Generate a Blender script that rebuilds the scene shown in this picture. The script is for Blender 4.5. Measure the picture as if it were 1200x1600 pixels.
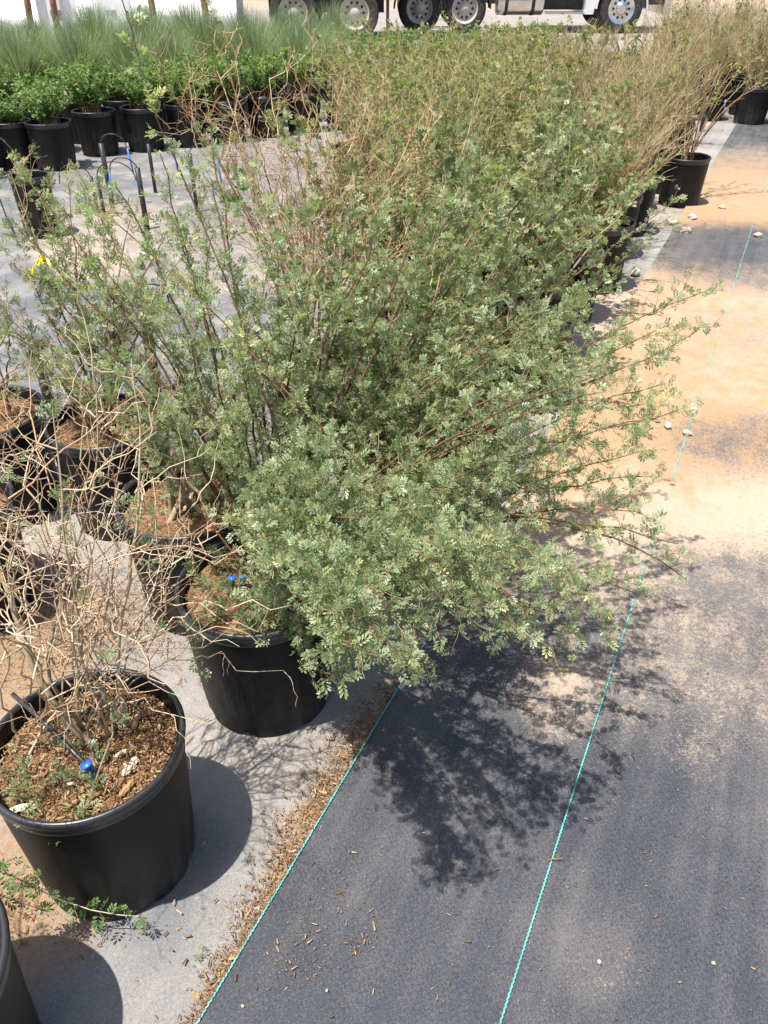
import bpy, math, random
import numpy as np
for _o in list(bpy.data.objects): bpy.data.objects.remove(_o)
S = bpy.context.scene
COL = S.collection
R = math.radians
rng = np.random.default_rng(7)

# ------------------------------------------------------------------ camera
FPX, PITCH, CAMH = 1250.0, R(35.0), 1.74          # focal length in photo pixels (1200 x 1600)
cam = bpy.data.cameras.new('camera'); camo = bpy.data.objects.new('camera', cam); COL.objects.link(camo)
cam.sensor_fit = 'VERTICAL'; cam.sensor_height = 24.0; cam.lens = 24.0 * FPX / 1600.0
cam.clip_start = 0.05; cam.clip_end = 2000
camo.location = (0, 0, CAMH); camo.rotation_euler = (R(90) - PITCH, 0, 0)
S.camera = camo
S.render.resolution_x, S.render.resolution_y = 768, 1024

# ------------------------------------------------------------------ sky, sun, exposure
SUN_EL = R(73.5)
to_sun = np.array([-0.79, -0.61, 0.0]); to_sun /= np.linalg.norm(to_sun)
w = bpy.data.worlds.new('World'); S.world = w; w.use_nodes = True
nt = w.node_tree; nt.nodes.clear()
sky = nt.nodes.new('ShaderNodeTexSky'); sky.sky_type = 'NISHITA'; sky.sun_disc = False
sky.sun_elevation = SUN_EL; sky.sun_rotation = math.atan2(to_sun[0], to_sun[1])
sky.dust_density = 2.0; sky.air_density = 1.0
bg = nt.nodes.new('ShaderNodeBackground'); bg.inputs[1].default_value = 0.10
wo = nt.nodes.new('ShaderNodeOutputWorld')
nt.links.new(sky.outputs[0], bg.inputs[0]); nt.links.new(bg.outputs[0], wo.inputs[0])
sl = bpy.data.lights.new('sun', 'SUN'); sl.energy = 4.4; sl.angle = R(0.53); sl.color = (1.0, 0.955, 0.88)
so = bpy.data.objects.new('sun', sl); COL.objects.link(so); so.location = (-3, -2, 12)
ce = math.cos(SUN_EL)
from mathutils import Vector
so.rotation_euler = Vector((to_sun[0]*ce, to_sun[1]*ce, math.sin(SUN_EL))).to_track_quat('Z', 'Y').to_euler()
S.view_settings.view_transform = 'Standard'; S.view_settings.look = 'None'
S.view_settings.exposure = 1.10; S.view_settings.gamma = 1.0
S.view_settings.use_curve_mapping = False

# ------------------------------------------------------------------ helpers
def ray(px, py):
    cx = (px - 600) / FPX; cu = (800 - py) / FPX
    return np.array([cx, math.cos(PITCH) + cu*math.sin(PITCH), -math.sin(PITCH) + cu*math.cos(PITCH)])
def G(px, py, z=0.0):                       # point of the photograph on the horizontal plane z
    r = ray(px, py); t = (z - CAMH) / r[2]
    return np.array([r[0]*t, r[1]*t, z])
def P(px, py, Y):                           # point of the photograph at distance Y
    r = ray(px, py); t = Y / r[1]
    return np.array([r[0]*t, Y, CAMH + r[2]*t])
DX, DY = math.sin(R(25)), math.cos(R(25))   # direction of the rows and of the fabric
ORG = np.array([-0.365, 0.732])
def loc2(lx, ly): return np.array([ORG[0] + lx*DY + ly*DX, ORG[1] - lx*DX + ly*DY])
def tol(p):
    v = np.asarray(p)[..., :2] - ORG
    return v[..., 0]*DY - v[..., 1]*DX, v[..., 0]*DX + v[..., 1]*DY

def mesh(name, verts, faces, mat=None, smooth=False, attrs=None):
    verts = np.asarray(verts, np.float32).reshape(-1, 3)
    me = bpy.data.meshes.new(name)
    if isinstance(faces, np.ndarray):
        k = faces.shape[1]; n = len(faces)
        me.vertices.add(len(verts)); me.vertices.foreach_set('co', verts.ravel())
        me.loops.add(n*k); me.loops.foreach_set('vertex_index', faces.astype(np.int32).ravel())
        me.polygons.add(n)
        me.polygons.foreach_set('loop_start', np.arange(0, n*k, k, dtype=np.int32))
        me.polygons.foreach_set('loop_total', np.full(n, k, np.int32))
        me.update(calc_edges=True)
    else:
        me.from_pydata([tuple(map(float, v)) for v in verts], [], faces); me.update()
    if smooth: me.polygons.foreach_set('use_smooth', np.ones(len(me.polygons), bool))
    for an, av in (attrs or {}).items():
        a = me.attributes.new(an, 'FLOAT', 'POINT'); a.data.foreach_set('value', np.asarray(av, np.float32))
    if mat: me.materials.append(mat)
    return me
def ob(name, me, parent=None, loc=(0, 0, 0), rz=0.0, sc=1.0, **kw):
    o = bpy.data.objects.new(name, me); COL.objects.link(o)
    o.location = [float(c) for c in loc]; o.rotation_euler = (0, 0, rz)
    o.scale = (sc, sc, sc) if np.isscalar(sc) else sc
    if parent: o.parent = parent
    for k, v in kw.items(): o[k] = v
    return o
def thing(name, label, cat, loc=(0, 0, 0), rz=0.0, sc=1.0, group=None):
    o = ob(name, None, None, loc, rz, sc, label=label, category=cat)
    o.empty_display_size = 0.05
    if group: o['group'] = group
    return o
def dup(root, loc, rz=0.0, sc=1.0, label=None, group=None):
    r = root.copy(); COL.objects.link(r); r.location = [float(c) for c in loc]; r.rotation_euler = (0, 0, rz)
    r.scale = (sc, sc, sc) if np.isscalar(sc) else sc
    if label: r['label'] = label
    if group: r['group'] = group
    for ch in root.children:
        c = ch.copy(); COL.objects.link(c); c.parent = r
        for g in ch.children:
            d = g.copy(); COL.objects.link(d); d.parent = c
    return r

class MB:                                   # collects verts and faces into one mesh
    def __init__(s): s.v = []; s.f = []
    def add(s, v, f):
        n = len(s.v); s.v += [tuple(map(float, q)) for q in v]; s.f += [tuple(i + n for i in q) for q in f]
    def box(s, x0, x1, y0, y1, z0, z1):
        s.add([(x, y, z) for z in (z0, z1) for y in (y0, y1) for x in (x0, x1)],
              [(0, 2, 3, 1), (4, 5, 7, 6), (0, 1, 5, 4), (2, 6, 7, 3), (0, 4, 6, 2), (1, 3, 7, 5)])
    def lathe(s, prof, n=32, c=(0, 0, 0), axis='z', a0=0.0, a1=2*math.pi):
        full = abs(a1 - a0 - 2*math.pi) < 1e-6; m = n if full else n + 1
        v = []
        for r, h in prof:
            for i in range(m):
                a = a0 + (a1 - a0)*i/n; x, y = r*math.cos(a), r*math.sin(a)
                p = (x, y, h) if axis == 'z' else ((h, x, y) if axis == 'x' else (x, h, -y))
                v.append((p[0] + c[0], p[1] + c[1], p[2] + c[2]))
        f = []
        for j in range(len(prof) - 1):
            for i in range(n):
                i2 = (i + 1) % m
                f.append((j*m + i, j*m + i2, (j+1)*m + i2, (j+1)*m + i))
        s.add(v, f)
    def tube(s, pts, r, n=8, cap=True):
        v, f = tubes([np.asarray(pts, float)], [np.full(len(pts), r) if np.isscalar(r) else np.asarray(r)], n)
        b = len(s.v); s.add(v, f)
        if cap:
            L = len(pts); s.f.append(tuple(b + i for i in reversed(range(n)))); s.f.append(tuple(b + (L-1)*n + i for i in range(n)))
    def mesh(s, name, mat, smooth=False): return mesh(name, s.v, s.f, mat, smooth)

def tubes(polys, rads, n=4):
    """polylines -> verts, quad faces (one array each)"""
    V = []; F = []; base = 0
    ang = np.arange(n)*2*math.pi/n; ca, sa = np.cos(ang), np.sin(ang)
    groups = {}
    for p, r in zip(polys, rads): groups.setdefault(len(p), []).append((p, r))
    for L, lst in groups.items():
        Pn = np.stack([a for a, _ in lst]); Rn = np.stack([b for _, b in lst])
        T = np.gradient(Pn, axis=1); T /= np.linalg.norm(T, axis=2, keepdims=True) + 1e-9
        ref = np.zeros_like(T); m = T.mean(1); k = np.abs(m).argmin(1)
        ref[np.arange(len(lst)), :, :] = np.eye(3)[k][:, None, :]
        U = np.cross(T, ref); U /= np.linalg.norm(U, axis=2, keepdims=True) + 1e-9
        W = np.cross(T, U)
        ringv = Pn[:, :, None, :] + Rn[:, :, None, None]*(ca[None, None, :, None]*U[:, :, None, :] + sa[None, None, :, None]*W[:, :, None, :])
        K = len(lst); V.append(ringv.reshape(-1, 3))
        idx = base + (np.arange(K)*L*n)[:, None, None] + (np.arange(L-1)*n)[None, :, None] + np.arange(n)[None, None, :]
        nx = base + (np.arange(K)*L*n)[:, None, None] + (np.arange(L-1)*n)[None, :, None] + ((np.arange(n)+1) % n)[None, None, :]
        F.append(np.stack([idx, nx, nx + n, idx + n], -1).reshape(-1, 4)); base += K*L*n
    return np.concatenate(V), np.concatenate(F)

# ------------------------------------------------------------------ materials
class NT:
    def __init__(s, name):
        s.m = bpy.data.materials.new(name); s.m.use_nodes = True; s.t = s.m.node_tree; s.t.nodes.clear()
        s.out = s.n('OutputMaterial')
    def n(s, typ, **kw):
        x = s.t.nodes.new('ShaderNode' + typ)
        for k, v in kw.items(): setattr(x, k, v)
        return x
    def l(s, a, b): s.t.links.new(a, b)
    def noise(s, vec, scale, detail=4, rough=.55, dims=None):
        x = s.n('TexNoise'); x.inputs['Scale'].default_value = scale; x.inputs['Detail'].default_value = detail
        x.inputs['Roughness'].default_value = rough
        if vec is not None: s.l(vec, x.inputs['Vector'])
        return x.outputs['Fac']
    def ramp(s, fac, stops, interp='LINEAR'):
        x = s.n('ValToRGB'); e = x.color_ramp.elements; x.color_ramp.interpolation = interp
        while len(e) < len(stops): e.new(0.5)
        for k, (p, c) in zip(e, stops):
            k.position = p; k.color = (c, c, c, 1) if np.isscalar(c) else (*c, 1)
        s.l(fac, x.inputs[0]); return x.outputs[0]
    def mix(s, fac, a, b, mode='MIX'):
        x = s.n('Mix', data_type='RGBA', blend_type=mode)
        for sock, v in ((x.inputs[0], fac), (x.inputs[6], a), (x.inputs[7], b)):
            if hasattr(v, 'links'): s.l(v, sock)
            elif np.isscalar(v): sock.default_value = v
            else: sock.default_value = (*v, 1)
        return x.outputs[2]
    def math(s, op, a, b=0.0, c=None, clamp=False):
        x = s.n('Math', operation=op, use_clamp=clamp)
        for i, v in enumerate((a, b) if c is None else (a, b, c)):
            if hasattr(v, 'links'): s.l(v, x.inputs[i])
            else: x.inputs[i].default_value = v
        return x.outputs[0]
    def mapr(s, v, a, b, c=0.0, d=1.0):
        x = s.n('MapRange', interpolation_type='SMOOTHSTEP'); s.l(v, x.inputs[0])
        for i, q in enumerate((a, b, c, d)): x.inputs[i+1].default_value = q
        return x.outputs[0]
    def attr(s, nm): return s.n('Attribute', attribute_name=nm).outputs['Fac']
    def obj(s, scale=None):
        c = s.n('TexCoord').outputs['Object']
        if scale is not None:
            m = s.n('Mapping'); m.inputs['Scale'].default_value = scale; s.l(c, m.inputs[0]); c = m.outputs[0]
        return c
    def bump(s, h, strength=.3, dist=.01):
        b = s.n('Bump'); b.inputs['Strength'].default_value = strength; b.inputs['Distance'].default_value = dist
        s.l(h, b.inputs['Height']); return b.outputs[0]
    def pr(s, col, rough=.6, spec=.5, metal=0.0, normal=None, coat=0.0):
        p = s.n('BsdfPrincipled')
        for k, v in (('Base Color', col), ('Roughness', rough), ('Specular IOR Level', spec), ('Metallic', metal), ('Coat Weight', coat)):
            sock = p.inputs[k]
            if hasattr(v, 'links'): s.l(v, sock)
            else: sock.default_value = (*v, 1) if not np.isscalar(v) else v
        if normal is not None: s.l(normal, p.inputs['Normal'])
        s.shader = p.outputs[0]; return p
    def done(s, sh=None): s.l(sh or s.shader, s.out.inputs[0]); return s.m

def plain(name, col, rough=.6, spec=.5, metal=0.0, var=.25, scale=6.0, bump=0.0, dust=0.0):
    t = NT(name); c = t.obj(); nz = t.noise(c, scale, 5)
    a = tuple(x*(1 - var) for x in col); b = tuple(min(1, x*(1 + var)) for x in col)
    cc = t.ramp(nz, [(.3, a), (.7, b)])
    if dust:
        n2 = t.noise(c, scale*4, 6, .7); cc = t.mix(t.mapr(n2, .5, .75, 0, dust), cc, (.34, .29, .23))
    nm = t.bump(t.noise(c, scale*8, 4), bump, .004) if bump else None
    t.pr(cc, rough, spec, metal, nm); return t.done()

def leafmat(name, stops, trans=.35, rough=.5, spec=.35):
    t = NT(name); a = t.attr('tint'); c = t.ramp(a, stops)
    oi = t.n('ObjectInfo').outputs['Random']
    c = t.mix(t.math('MULTIPLY', oi, .35), c, t.mix(1.0, c, (.72, .78, .6), 'MULTIPLY'))
    p = t.pr(c, rough, spec); tr = t.n('BsdfTranslucent'); t.l(t.mix(1.0, c, (1.05, 1.2, .6), 'MULTIPLY'), tr.inputs[0])
    mx = t.n('MixShader'); mx.inputs[0].default_value = trans
    t.l(p.outputs[0], mx.inputs[1]); t.l(tr.outputs[0], mx.inputs[2]); return t.done(mx.outputs[0])
def barkmat(name, stops):
    t = NT(name); a = t.attr('tint'); c = t.ramp(a, stops); nz = t.noise(t.obj(), 90, 4)
    c = t.mix(t.mapr(nz, .35, .7, 0, .45), c, t.mix(1.0, c, (.5, .46, .42), 'MULTIPLY'))
    t.pr(c, .75, .2); return t.done()

M = {}
M['leaf'] = leafmat('leaf_glaucous', [(0, (.16, .215, .105)), (.45, (.275, .335, .18)), (.8, (.385, .43, .25)), (1, (.50, .48, .21))], .45, .42, .5)
M['leaf_pale'] = leafmat('leaf_pale', [(0, (.15, .19, .085)), (.5, (.24, .275, .13)), (.85, (.34, .35, .18)), (1, (.44, .42, .20))], .42)
M['leaf_olive'] = leafmat('leaf_olive', [(0, (.16, .19, .07)), (.5, (.26, .29, .11)), (1, (.38, .37, .15))], .45)
M['leaf_bright'] = leafmat('leaf_bright', [(0, (.085, .165, .05)), (.5, (.165, .265, .085)), (.85, (.28, .37, .13)), (1, (.42, .46, .17))], .42, .5, .35)
M['grass'] = leafmat('grass_blade', [(0, (.14, .19, .10)), (.6, (.24, .29, .17)), (.9, (.33, .36, .21)), (1, (.46, .40, .20))], .3)
M['bark'] = barkmat('bark_brown', [(0, (.17, .10, .055)), (.5, (.28, .17, .095)), (1, (.40, .28, .16))])
M['bark_red'] = barkmat('bark_red', [(0, (.09, .045, .03)), (.5, (.16, .08, .05)), (1, (.24, .15, .07))])
M['bark_pale'] = barkmat('bark_pale', [(0, (.26, .20, .13)), (.5, (.38, .30, .19)), (1, (.50, .41, .28))])
M['twig_tan'] = barkmat('twig_tan', [(0, (.26, .16, .10)), (.3, (.42, .27, .17)), (.6, (.50, .38, .25)), (1, (.62, .52, .38))])
M['twig_orange'] = barkmat('twig_orange', [(0, (.28, .15, .08)), (.5, (.44, .28, .15)), (1, (.57, .45, .29))])
M['straw'] = barkmat('straw', [(0, (.34, .24, .12)), (.5, (.46, .35, .19)), (1, (.56, .48, .30))])
M['chip'] = barkmat('wood_chip', [(0, (.07, .038, .02)), (.35, (.19, .105, .052)), (.75, (.34, .21, .105)), (.94, (.45, .32, .19)), (1, (.56, .48, .37))])
M['blue'] = plain('blue_plastic', (.02, .11, .50), .35, .5, var=.12)
M['bluetag'] = plain('blue_tag', (.05, .17, .60), .45, .5, var=.15)
M['tube'] = plain('black_tube', (.018, .018, .018), .4, .5, dust=.25)
M['pipe'] = plain('black_pipe', (.022, .022, .022), .45, .5, dust=.2)
M['yellow'] = plain('yellow_tape', (.75, .55, .03), .4, .5, var=.1)
M['stone'] = plain('pale_stone', (.42, .36, .29), .85, .2, var=.25, scale=40, bump=.4)
M['teal'] = plain('teal_thread', (.07, .31, .29), .6, .3, var=.4, scale=14, dust=.75)
M['teal_dusty'] = plain('teal_thread_dusty', (.20, .36, .32), .7, .3, var=.3, scale=40)

def pot_mat(name, base, rough, spec):
    t = NT(name); c = t.obj()
    nz = t.noise(c, 9, 6, .65); st = t.noise(t.obj((30, 30, 3)), 1.0, 5, .6)
    geo = t.n('SeparateXYZ'); t.l(c, geo.inputs[0])
    low = t.math('SUBTRACT', 1.0, t.math('MULTIPLY', geo.outputs[2], 3.2), clamp=True)
    d = t.math('MULTIPLY', t.mapr(t.math('MULTIPLY_ADD', st, .55, t.math('MULTIPLY', nz, .55)), .42, .75), t.math('MULTIPLY_ADD', low, .32, .06))
    col = t.mix(d, base, (.12, .11, .10))
    t.pr(col, t.math('MULTIPLY_ADD', nz, .22, rough), spec, 0, t.bump(t.noise(c, 60, 4), .08, .003)); return t.done()
M['pot'] = pot_mat('pot_plastic', (.0055, .0055, .006), .40, .22); M['pot_rim'] = pot_mat('pot_rim_plastic', (.020, .021, .024), .26, .55)
def soil_mat():
    t = NT('soil'); c = t.obj(); nz = t.noise(c, 60, 6, .7)
    t.pr(t.ramp(nz, [(.3, (.06, .035, .02)), (.5, (.20, .115, .06)), (.7, (.36, .22, .12))]), .95, .1, 0, t.bump(nz, .9, .012)); return t.done()
M['soil'] = soil_mat()

def fabric_mat(name, dark, light, dustcol, dustamt):
    """woven plastic ground cloth, dust in the weave, sand lying on it (attributes 'sand', 'orange')"""
    t = NT(name); c = t.obj()
    th = t.noise(t.obj((480, 120, 1)), 1.0, 1, .5); tv = t.noise(t.obj((120, 480, 1)), 1.0, 1, .5)
    weave = t.math('MULTIPLY_ADD', th, .5, t.math('MULTIPLY', tv, .5))
    big = t.noise(c, 1.7, 6, .55); mid = t.noise(c, 9, 6, .6); fine = t.noise(c, 150, 4, .8)
    streak = t.noise(t.obj((20, 1.3, 1)), 1.0, 4, .55)
    base = t.mix(t.mapr(weave, .4, .62), dark, light)
    d = t.math('MULTIPLY_ADD', streak, .4, t.math('MULTIPLY_ADD', big, .75, t.math('MULTIPLY', mid, .25)))
    d = t.math('MULTIPLY_ADD', t.math('SUBTRACT', weave, .5), .55, d)
    dm = t.mapr(t.math('MULTIPLY_ADD', t.attr('sand'), .35, d), .56, 1.08, 0.0, dustamt)
    sp = t.mapr(fine, .66, .76, 0, .9)
    dm = t.math('MAXIMUM', dm, t.math('MULTIPLY', sp, dustamt))
    col = t.mix(dm, base, dustcol)
    col = t.mix(t.math('MULTIPLY', t.attr('dark_tone'), t.mapr(t.noise(c, 3.5, 6, .6), .3, .6)), col, t.mix(t.mapr(weave, .4, .62), (.075, .08, .092), (.12, .125, .14)))  # blends to a cooler, darker weave colour, broken up by noise
    sn = t.attr('sand'); og = t.attr('orange'); mu = t.attr('mulch')
    gr = t.noise(c, 75, 8, .8); sm = t.noise(t.obj((9, 6, 9)), 1.0, 7, .7)
    s = t.math('MULTIPLY_ADD', t.math('SUBTRACT', gr, .5), 1.3, sn); s = t.math('MULTIPLY_ADD', t.math('SUBTRACT', sm, .5), .85, s)
    s = t.math('MULTIPLY_ADD', t.math('SUBTRACT', weave, .5), .9, s)
    cover = t.mapr(s, .30, .78)
    g2 = t.noise(c, 420, 4, .8)
    pale = t.ramp(g2, [(.25, (.29, .215, .155)), (.6, (.41, .325, .25)), (.85, (.50, .42, .34))])
    oran = t.ramp(g2, [(.25, (.25, .15, .08)), (.6, (.36, .235, .135)), (.85, (.46, .33, .215))])
    oo = t.mapr(t.math('MULTIPLY_ADD', t.math('SUBTRACT', sm, .5), 1.1, og), .3, .75)
    sand = t.mix(oo, pale, oran)
    sand = t.mix(t.mapr(t.noise(c, 55, 6, .7), .55, .72, 0, .35), sand, (.26, .16, .08))
    col = t.mix(cover, col, sand)
    mm = t.mapr(t.math('MULTIPLY_ADD', t.math('SUBTRACT', gr, .5), 1.3, mu), .35, .7)
    col = t.mix(mm, col, t.ramp(fine, [(.3, (.10, .06, .03)), (.7, (.34, .21, .11))]))
    h = t.math('MULTIPLY_ADD', weave, .25, t.math('MULTIPLY', cover, t.math('MULTIPLY_ADD', gr, 1.2, t.math('MULTIPLY', g2, .5))))
    rough = t.mix(cover, (.62, .62, .62), (.95, .95, .95))
    wr = t.n('Bump'); wr.inputs['Strength'].default_value = .35; wr.inputs['Distance'].default_value = .03
    t.l(t.noise(t.obj((5, 1.2, 1)), 1.0, 5, .6), wr.inputs['Height'])
    bp = t.n('Bump'); bp.inputs['Strength'].default_value = .5; bp.inputs['Distance'].default_value = .005; t.l(h, bp.inputs['Height']); t.l(wr.outputs[0], bp.inputs['Normal'])
    t.pr(col, rough, .3, 0, bp.outputs[0]); return t.done()
M['fabric_dark'] = fabric_mat('woven_ground_cloth_black', (.022, .025, .033), (.046, .051, .064), (.21, .19, .17), .5)
M['fabric_grey'] = fabric_mat('woven_ground_cloth_grey', (.155, .15, .145), (.215, .207, .197), (.33, .295, .255), .95)

# ------------------------------------------------------------------ ground
def ground_mat():
    t = NT('dry_earth'); c = t.obj(); a = t.noise(c, .35, 8, .6); b = t.noise(c, 7, 8, .7)
    col = t.mix(t.mapr(b, .35, .7), t.ramp(a, [(.3, (.25, .19, .13)), (.7, (.34, .27, .20))]), (.30, .25, .19))
    t.pr(col, .95, .15, 0, t.bump(b, .5, .03)); return t.done()
def road_mat():
    t = NT('concrete_road'); c = t.obj(); a = t.noise(c, .6, 7, .6); b = t.noise(c, 14, 6, .7)
    t.pr(t.mix(t.mapr(b, .4, .7, 0, .5), t.ramp(a, [(.3, (.22, .195, .175)), (.7, (.29, .26, .235))]), (.19, .17, .155)), .9, .2, 0, t.bump(b, .2, .01)); return t.done()
M['earth'] = ground_mat(); M['road'] = road_mat()
ob('ground', mesh('ground', [(-400, -200, -.012), (400, -200, -.012), (400, 900, -.012), (-400, 900, -.012)], [(0, 1, 2, 3)], M['earth']), kind='structure')

def vnoise(x, y, seed=0):
    """cheap smooth value noise in numpy"""
    xi, yi = np.floor(x).astype(int), np.floor(y).astype(int); fx, fy = x - xi, y - yi
    def h(a, b):
        k = (a*374761393 + b*668265263 + seed*1442695041) & 0x7fffffff
        k = ((k ^ (k >> 13))*1274126177) & 0x7fffffff
        return ((k ^ (k >> 16)) & 0xffff)/65535.0
    fx, fy = fx*fx*(3-2*fx), fy*fy*(3-2*fy)
    return (h(xi, yi)*(1-fx) + h(xi+1, yi)*fx)*(1-fy) + (h(xi, yi+1)*(1-fx) + h(xi+1, yi+1)*fx)*fy
def rbf(pts, lx, ly, default, sig=.16):
    """interpolate ground values given at points of the ground, finer near by than far away"""
    q = np.stack([lx/(ly + 2.2), np.log(ly + 2.2)], -1)
    num = np.full(lx.shape, default*.02); den = np.full(lx.shape, .02)
    for p in pts:
        a, b = tol(G(p[0], p[1])); s = sig*(p[3] if len(p) > 3 else 1)
        d2 = ((q[..., 0] - a/(b + 2.2))**2 + (q[..., 1] - math.log(b + 2.2))**2)/(s*s)
        wgt = np.exp(-d2*2)*(1/(s/sig)**2); num += wgt*p[2]; den += wgt
    return num/den
SAND_R = [(1000, 480, 1), (1100, 600, .95), (1150, 620, .9), (1060, 760, 1), (1120, 780, .9), (1150, 810, .9), (1100, 300, .9), (1150, 340, .85),
          (950, 800, 1), (1000, 860, .85), (1050, 940, .8), (1185, 570, .85), (1000, 560, 1), (960, 650, 1), (1000, 700, 1), (1170, 270, .6), (950, 400, 1), (900, 600, 1),
          (1130, 1000, .48), (1180, 1080, .46), (1090, 1060, .48), (900, 1000, .35), (1150, 1150, .36), (1000, 1010, .5), (800, 960, .45), (700, 980, .4),
          (1125, 392, .2, .45), (1180, 385, .1, .45), (1080, 398, .25, .4), (1150, 425, .5, .4), (1140, 900, .22, .5), (1175, 960, .18, .6), (1150, 700, .5, .5), (1115, 692, .42, .4), (1180, 690, .42, .4), (1135, 530, .62, .5),
          (700, 1500, .0), (1000, 1500, .0), (900, 1250, .08), (1150, 1400, .06), (700, 1150, .05), (1180, 1270, .2), (850, 1350, .0), (500, 1500, .0), (600, 1300, .02), (830, 1090, .12),
          (1150, 205, .08, .6), (1190, 205, .05, .6), (1100, 215, .2, .6), (1150, 235, .6, .5), (1120, 180, .7, .5), (880, 1070, .75, .18), (872, 1120, .6, .15), (835, 1090, .45, .12), (935, 1500, .28, .2)]
ORAN = [(1000, 450, .7), (1000, 600, .8), (1010, 720, .9), (1050, 680, .85), (960, 800, .7), (1060, 330, .8), (1140, 310, .6), (1150, 620, .38), (1130, 800, .2),
        (1180, 850, .0), (1050, 900, .1), (1150, 1100, .0), (900, 1000, .3), (700, 980, .6), (1180, 450, .4), (1100, 480, .55)]
DARK_TONE = [(250, 500, 1), (150, 560, 1), (100, 600, .9), (300, 640, .9), (280, 280, .95), (230, 380, .8), (120, 300, .9), (60, 320, .9), (20, 420, .9), (350, 460, .9), (400, 600, .8), (180, 345, .2, .4), (120, 400, .4, .4), (200, 240, .6), (100, 840, .2), (200, 870, .2), (330, 1180, .1), (400, 1250, 0), (300, 1480, .5), (250, 1560, .6), (350, 1400, .2), (305, 1320, 1.0, .22), (290, 1390, 1.0, .2), (250, 1450, .8, .2), (650, 1050, .3), (330, 250, .5)]  # ground points where the grey cloth is coloured darker and bluer
def sheet(name, x0, x1, nx, ly0, ly1, ny, z, sandpts, oranpts, mulchpts, mat, sd, od, hscale):
    xs = np.linspace(x0, x1, nx); u = np.linspace(0, 1, ny)
    ys = (ly0 + 2.2)*((ly1 + 2.2)/(ly0 + 2.2))**u - 2.2
    X, Y = np.meshgrid(xs, ys)
    s = rbf(sandpts, X, Y, sd); o = rbf(oranpts, X, Y, od); m = rbf(mulchpts, X, Y, 0.0, .1) if mulchpts else X*0; dt = rbf(DARK_TONE, X, Y, 0.0) if mulchpts else X*0
    n = vnoise(X*9, Y*9, 3)*.6 + vnoise(X*28, Y*28, 5)*.4
    hh = np.clip(s + (n - .5)*.7 - .55, 0, 1)*hscale*(.5 + n) + np.clip(m - .3, 0, 1)*.012*n
    wr = (vnoise(X*3.1, Y*1.1, 11) - .5)*.006*np.clip((Y + 1.2), 0, 1)
    Z = z + hh + np.clip(wr, -.001, .004)
    idx = np.arange(nx*ny).reshape(ny, nx)
    F = np.stack([idx[:-1, :-1], idx[:-1, 1:], idx[1:, 1:], idx[1:, :-1]], -1).reshape(-1, 4)
    me = mesh(name, np.stack([X, Y, Z], -1), F, mat, True, dict(sand=s.ravel(), orange=o.ravel(), mulch=m.ravel(), dark_tone=dt.ravel()))
    return ob(name, me, None, (ORG[0], ORG[1], 0), -R(25), kind='structure')
SAND_L = [(180, 345, .5, .4), (150, 400, .62, .4), (300, 420, .42, .6), (150, 270, .3, .6), (230, 250, .15, .6), (320, 300, .3), (250, 520, .12), (400, 620, .35), (100, 560, .05),
          (120, 830, .25), (200, 880, .3), (400, 1250, .38, .5), (350, 1180, .3), (330, 1330, .2, .5), (300, 1480, .05), (450, 1180, .35), (650, 1000, .5), (550, 1150, .35), (250, 1560, .1),
          (440, 400, .5), (980, 320, .5), (1020, 400, .15, .5), (960, 450, .8)]
MULCH_L = [(130, 950, .62, 1.0), (60, 1010, .65, .8), (220, 1000, .5, .8), (100, 890, .5, .7), (250, 1060, .15, 1), (450, 1330, .55, .35), (490, 1285, .55, .35), (410, 1420, .4, .3), (360, 1530, .35, .25), (30, 1410, .7, .6), (100, 1455, .55, .5),
           (330, 1420, 0, .8), (350, 1200, 0, 1), (250, 1520, 0, 1), (180, 830, 0, 1), (420, 1180, 0, .8), (180, 330, .45, .4), (20, 1350, .6, .5), (370, 1350, 0, .6), (300, 1560, 0, .6), (600, 1150, 0, 1), (160, 660, 0, 1), (300, 500, 0, 1.5), (900, 400, 0, 2)]
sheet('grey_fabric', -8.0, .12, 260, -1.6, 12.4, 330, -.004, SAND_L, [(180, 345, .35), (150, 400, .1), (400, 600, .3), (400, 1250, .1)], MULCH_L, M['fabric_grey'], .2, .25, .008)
dark = sheet('black_fabric', 0.0, 2.9, 230, -1.6, 12.4, 460, .004, SAND_R, ORAN, [], M['fabric_dark'], .3, .2, .022)
def stripe(lx, ly0, ly1, z, mat, wd=.0032, per=.0075):
    """zigzag stitched marking thread woven into the cloth"""
    n = int((ly1 - ly0)/per); j = np.arange(n); y = ly0 + j*per
    sgn = np.where(j % 2 == 0, 1, -1)*wd*.26
    v = np.stack([np.stack([lx + sgn - wd*.5, y, z + 0*y], -1), np.stack([lx + sgn + wd*.5, y, z + 0*y], -1),
                  np.stack([lx - sgn + wd*.5, y + per*.95, z + .0006 + 0*y], -1), np.stack([lx - sgn - wd*.5, y + per*.95, z + .0006 + 0*y], -1)], 1)
    return mesh('stripe', v.reshape(-1, 3), np.arange(4*n).reshape(n, 4), mat)
for lx in (.004, .546, 1.092, 1.638):
    ob('stripe', stripe(lx, -1.5, 11.5, .0098 if lx > .1 else .0085, M['teal'], .0036, .0052), dark)
a_, b_ = G(30, 592), G(118, 548); v_ = b_ - a_
st = ob('stripe', stripe(0, -.6, float(np.hypot(v_[0], v_[1])) + .2, .003, M['teal_dusty'], .006), None, (a_[0], a_[1], 0), -math.atan2(v_[0], v_[1]), kind='structure')
# road behind the nursery, with its low kerb
mb = MB(); mb.box(-60, 80, 17.9, 34, -.01, .02); ob('road', mb.mesh('road', M['road']), kind='structure')
mb = MB(); mb.box(-60, 80, 17.72, 17.9, -.01, .13); ob('kerb', mb.mesh('kerb', M['road']), kind='structure')
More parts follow.
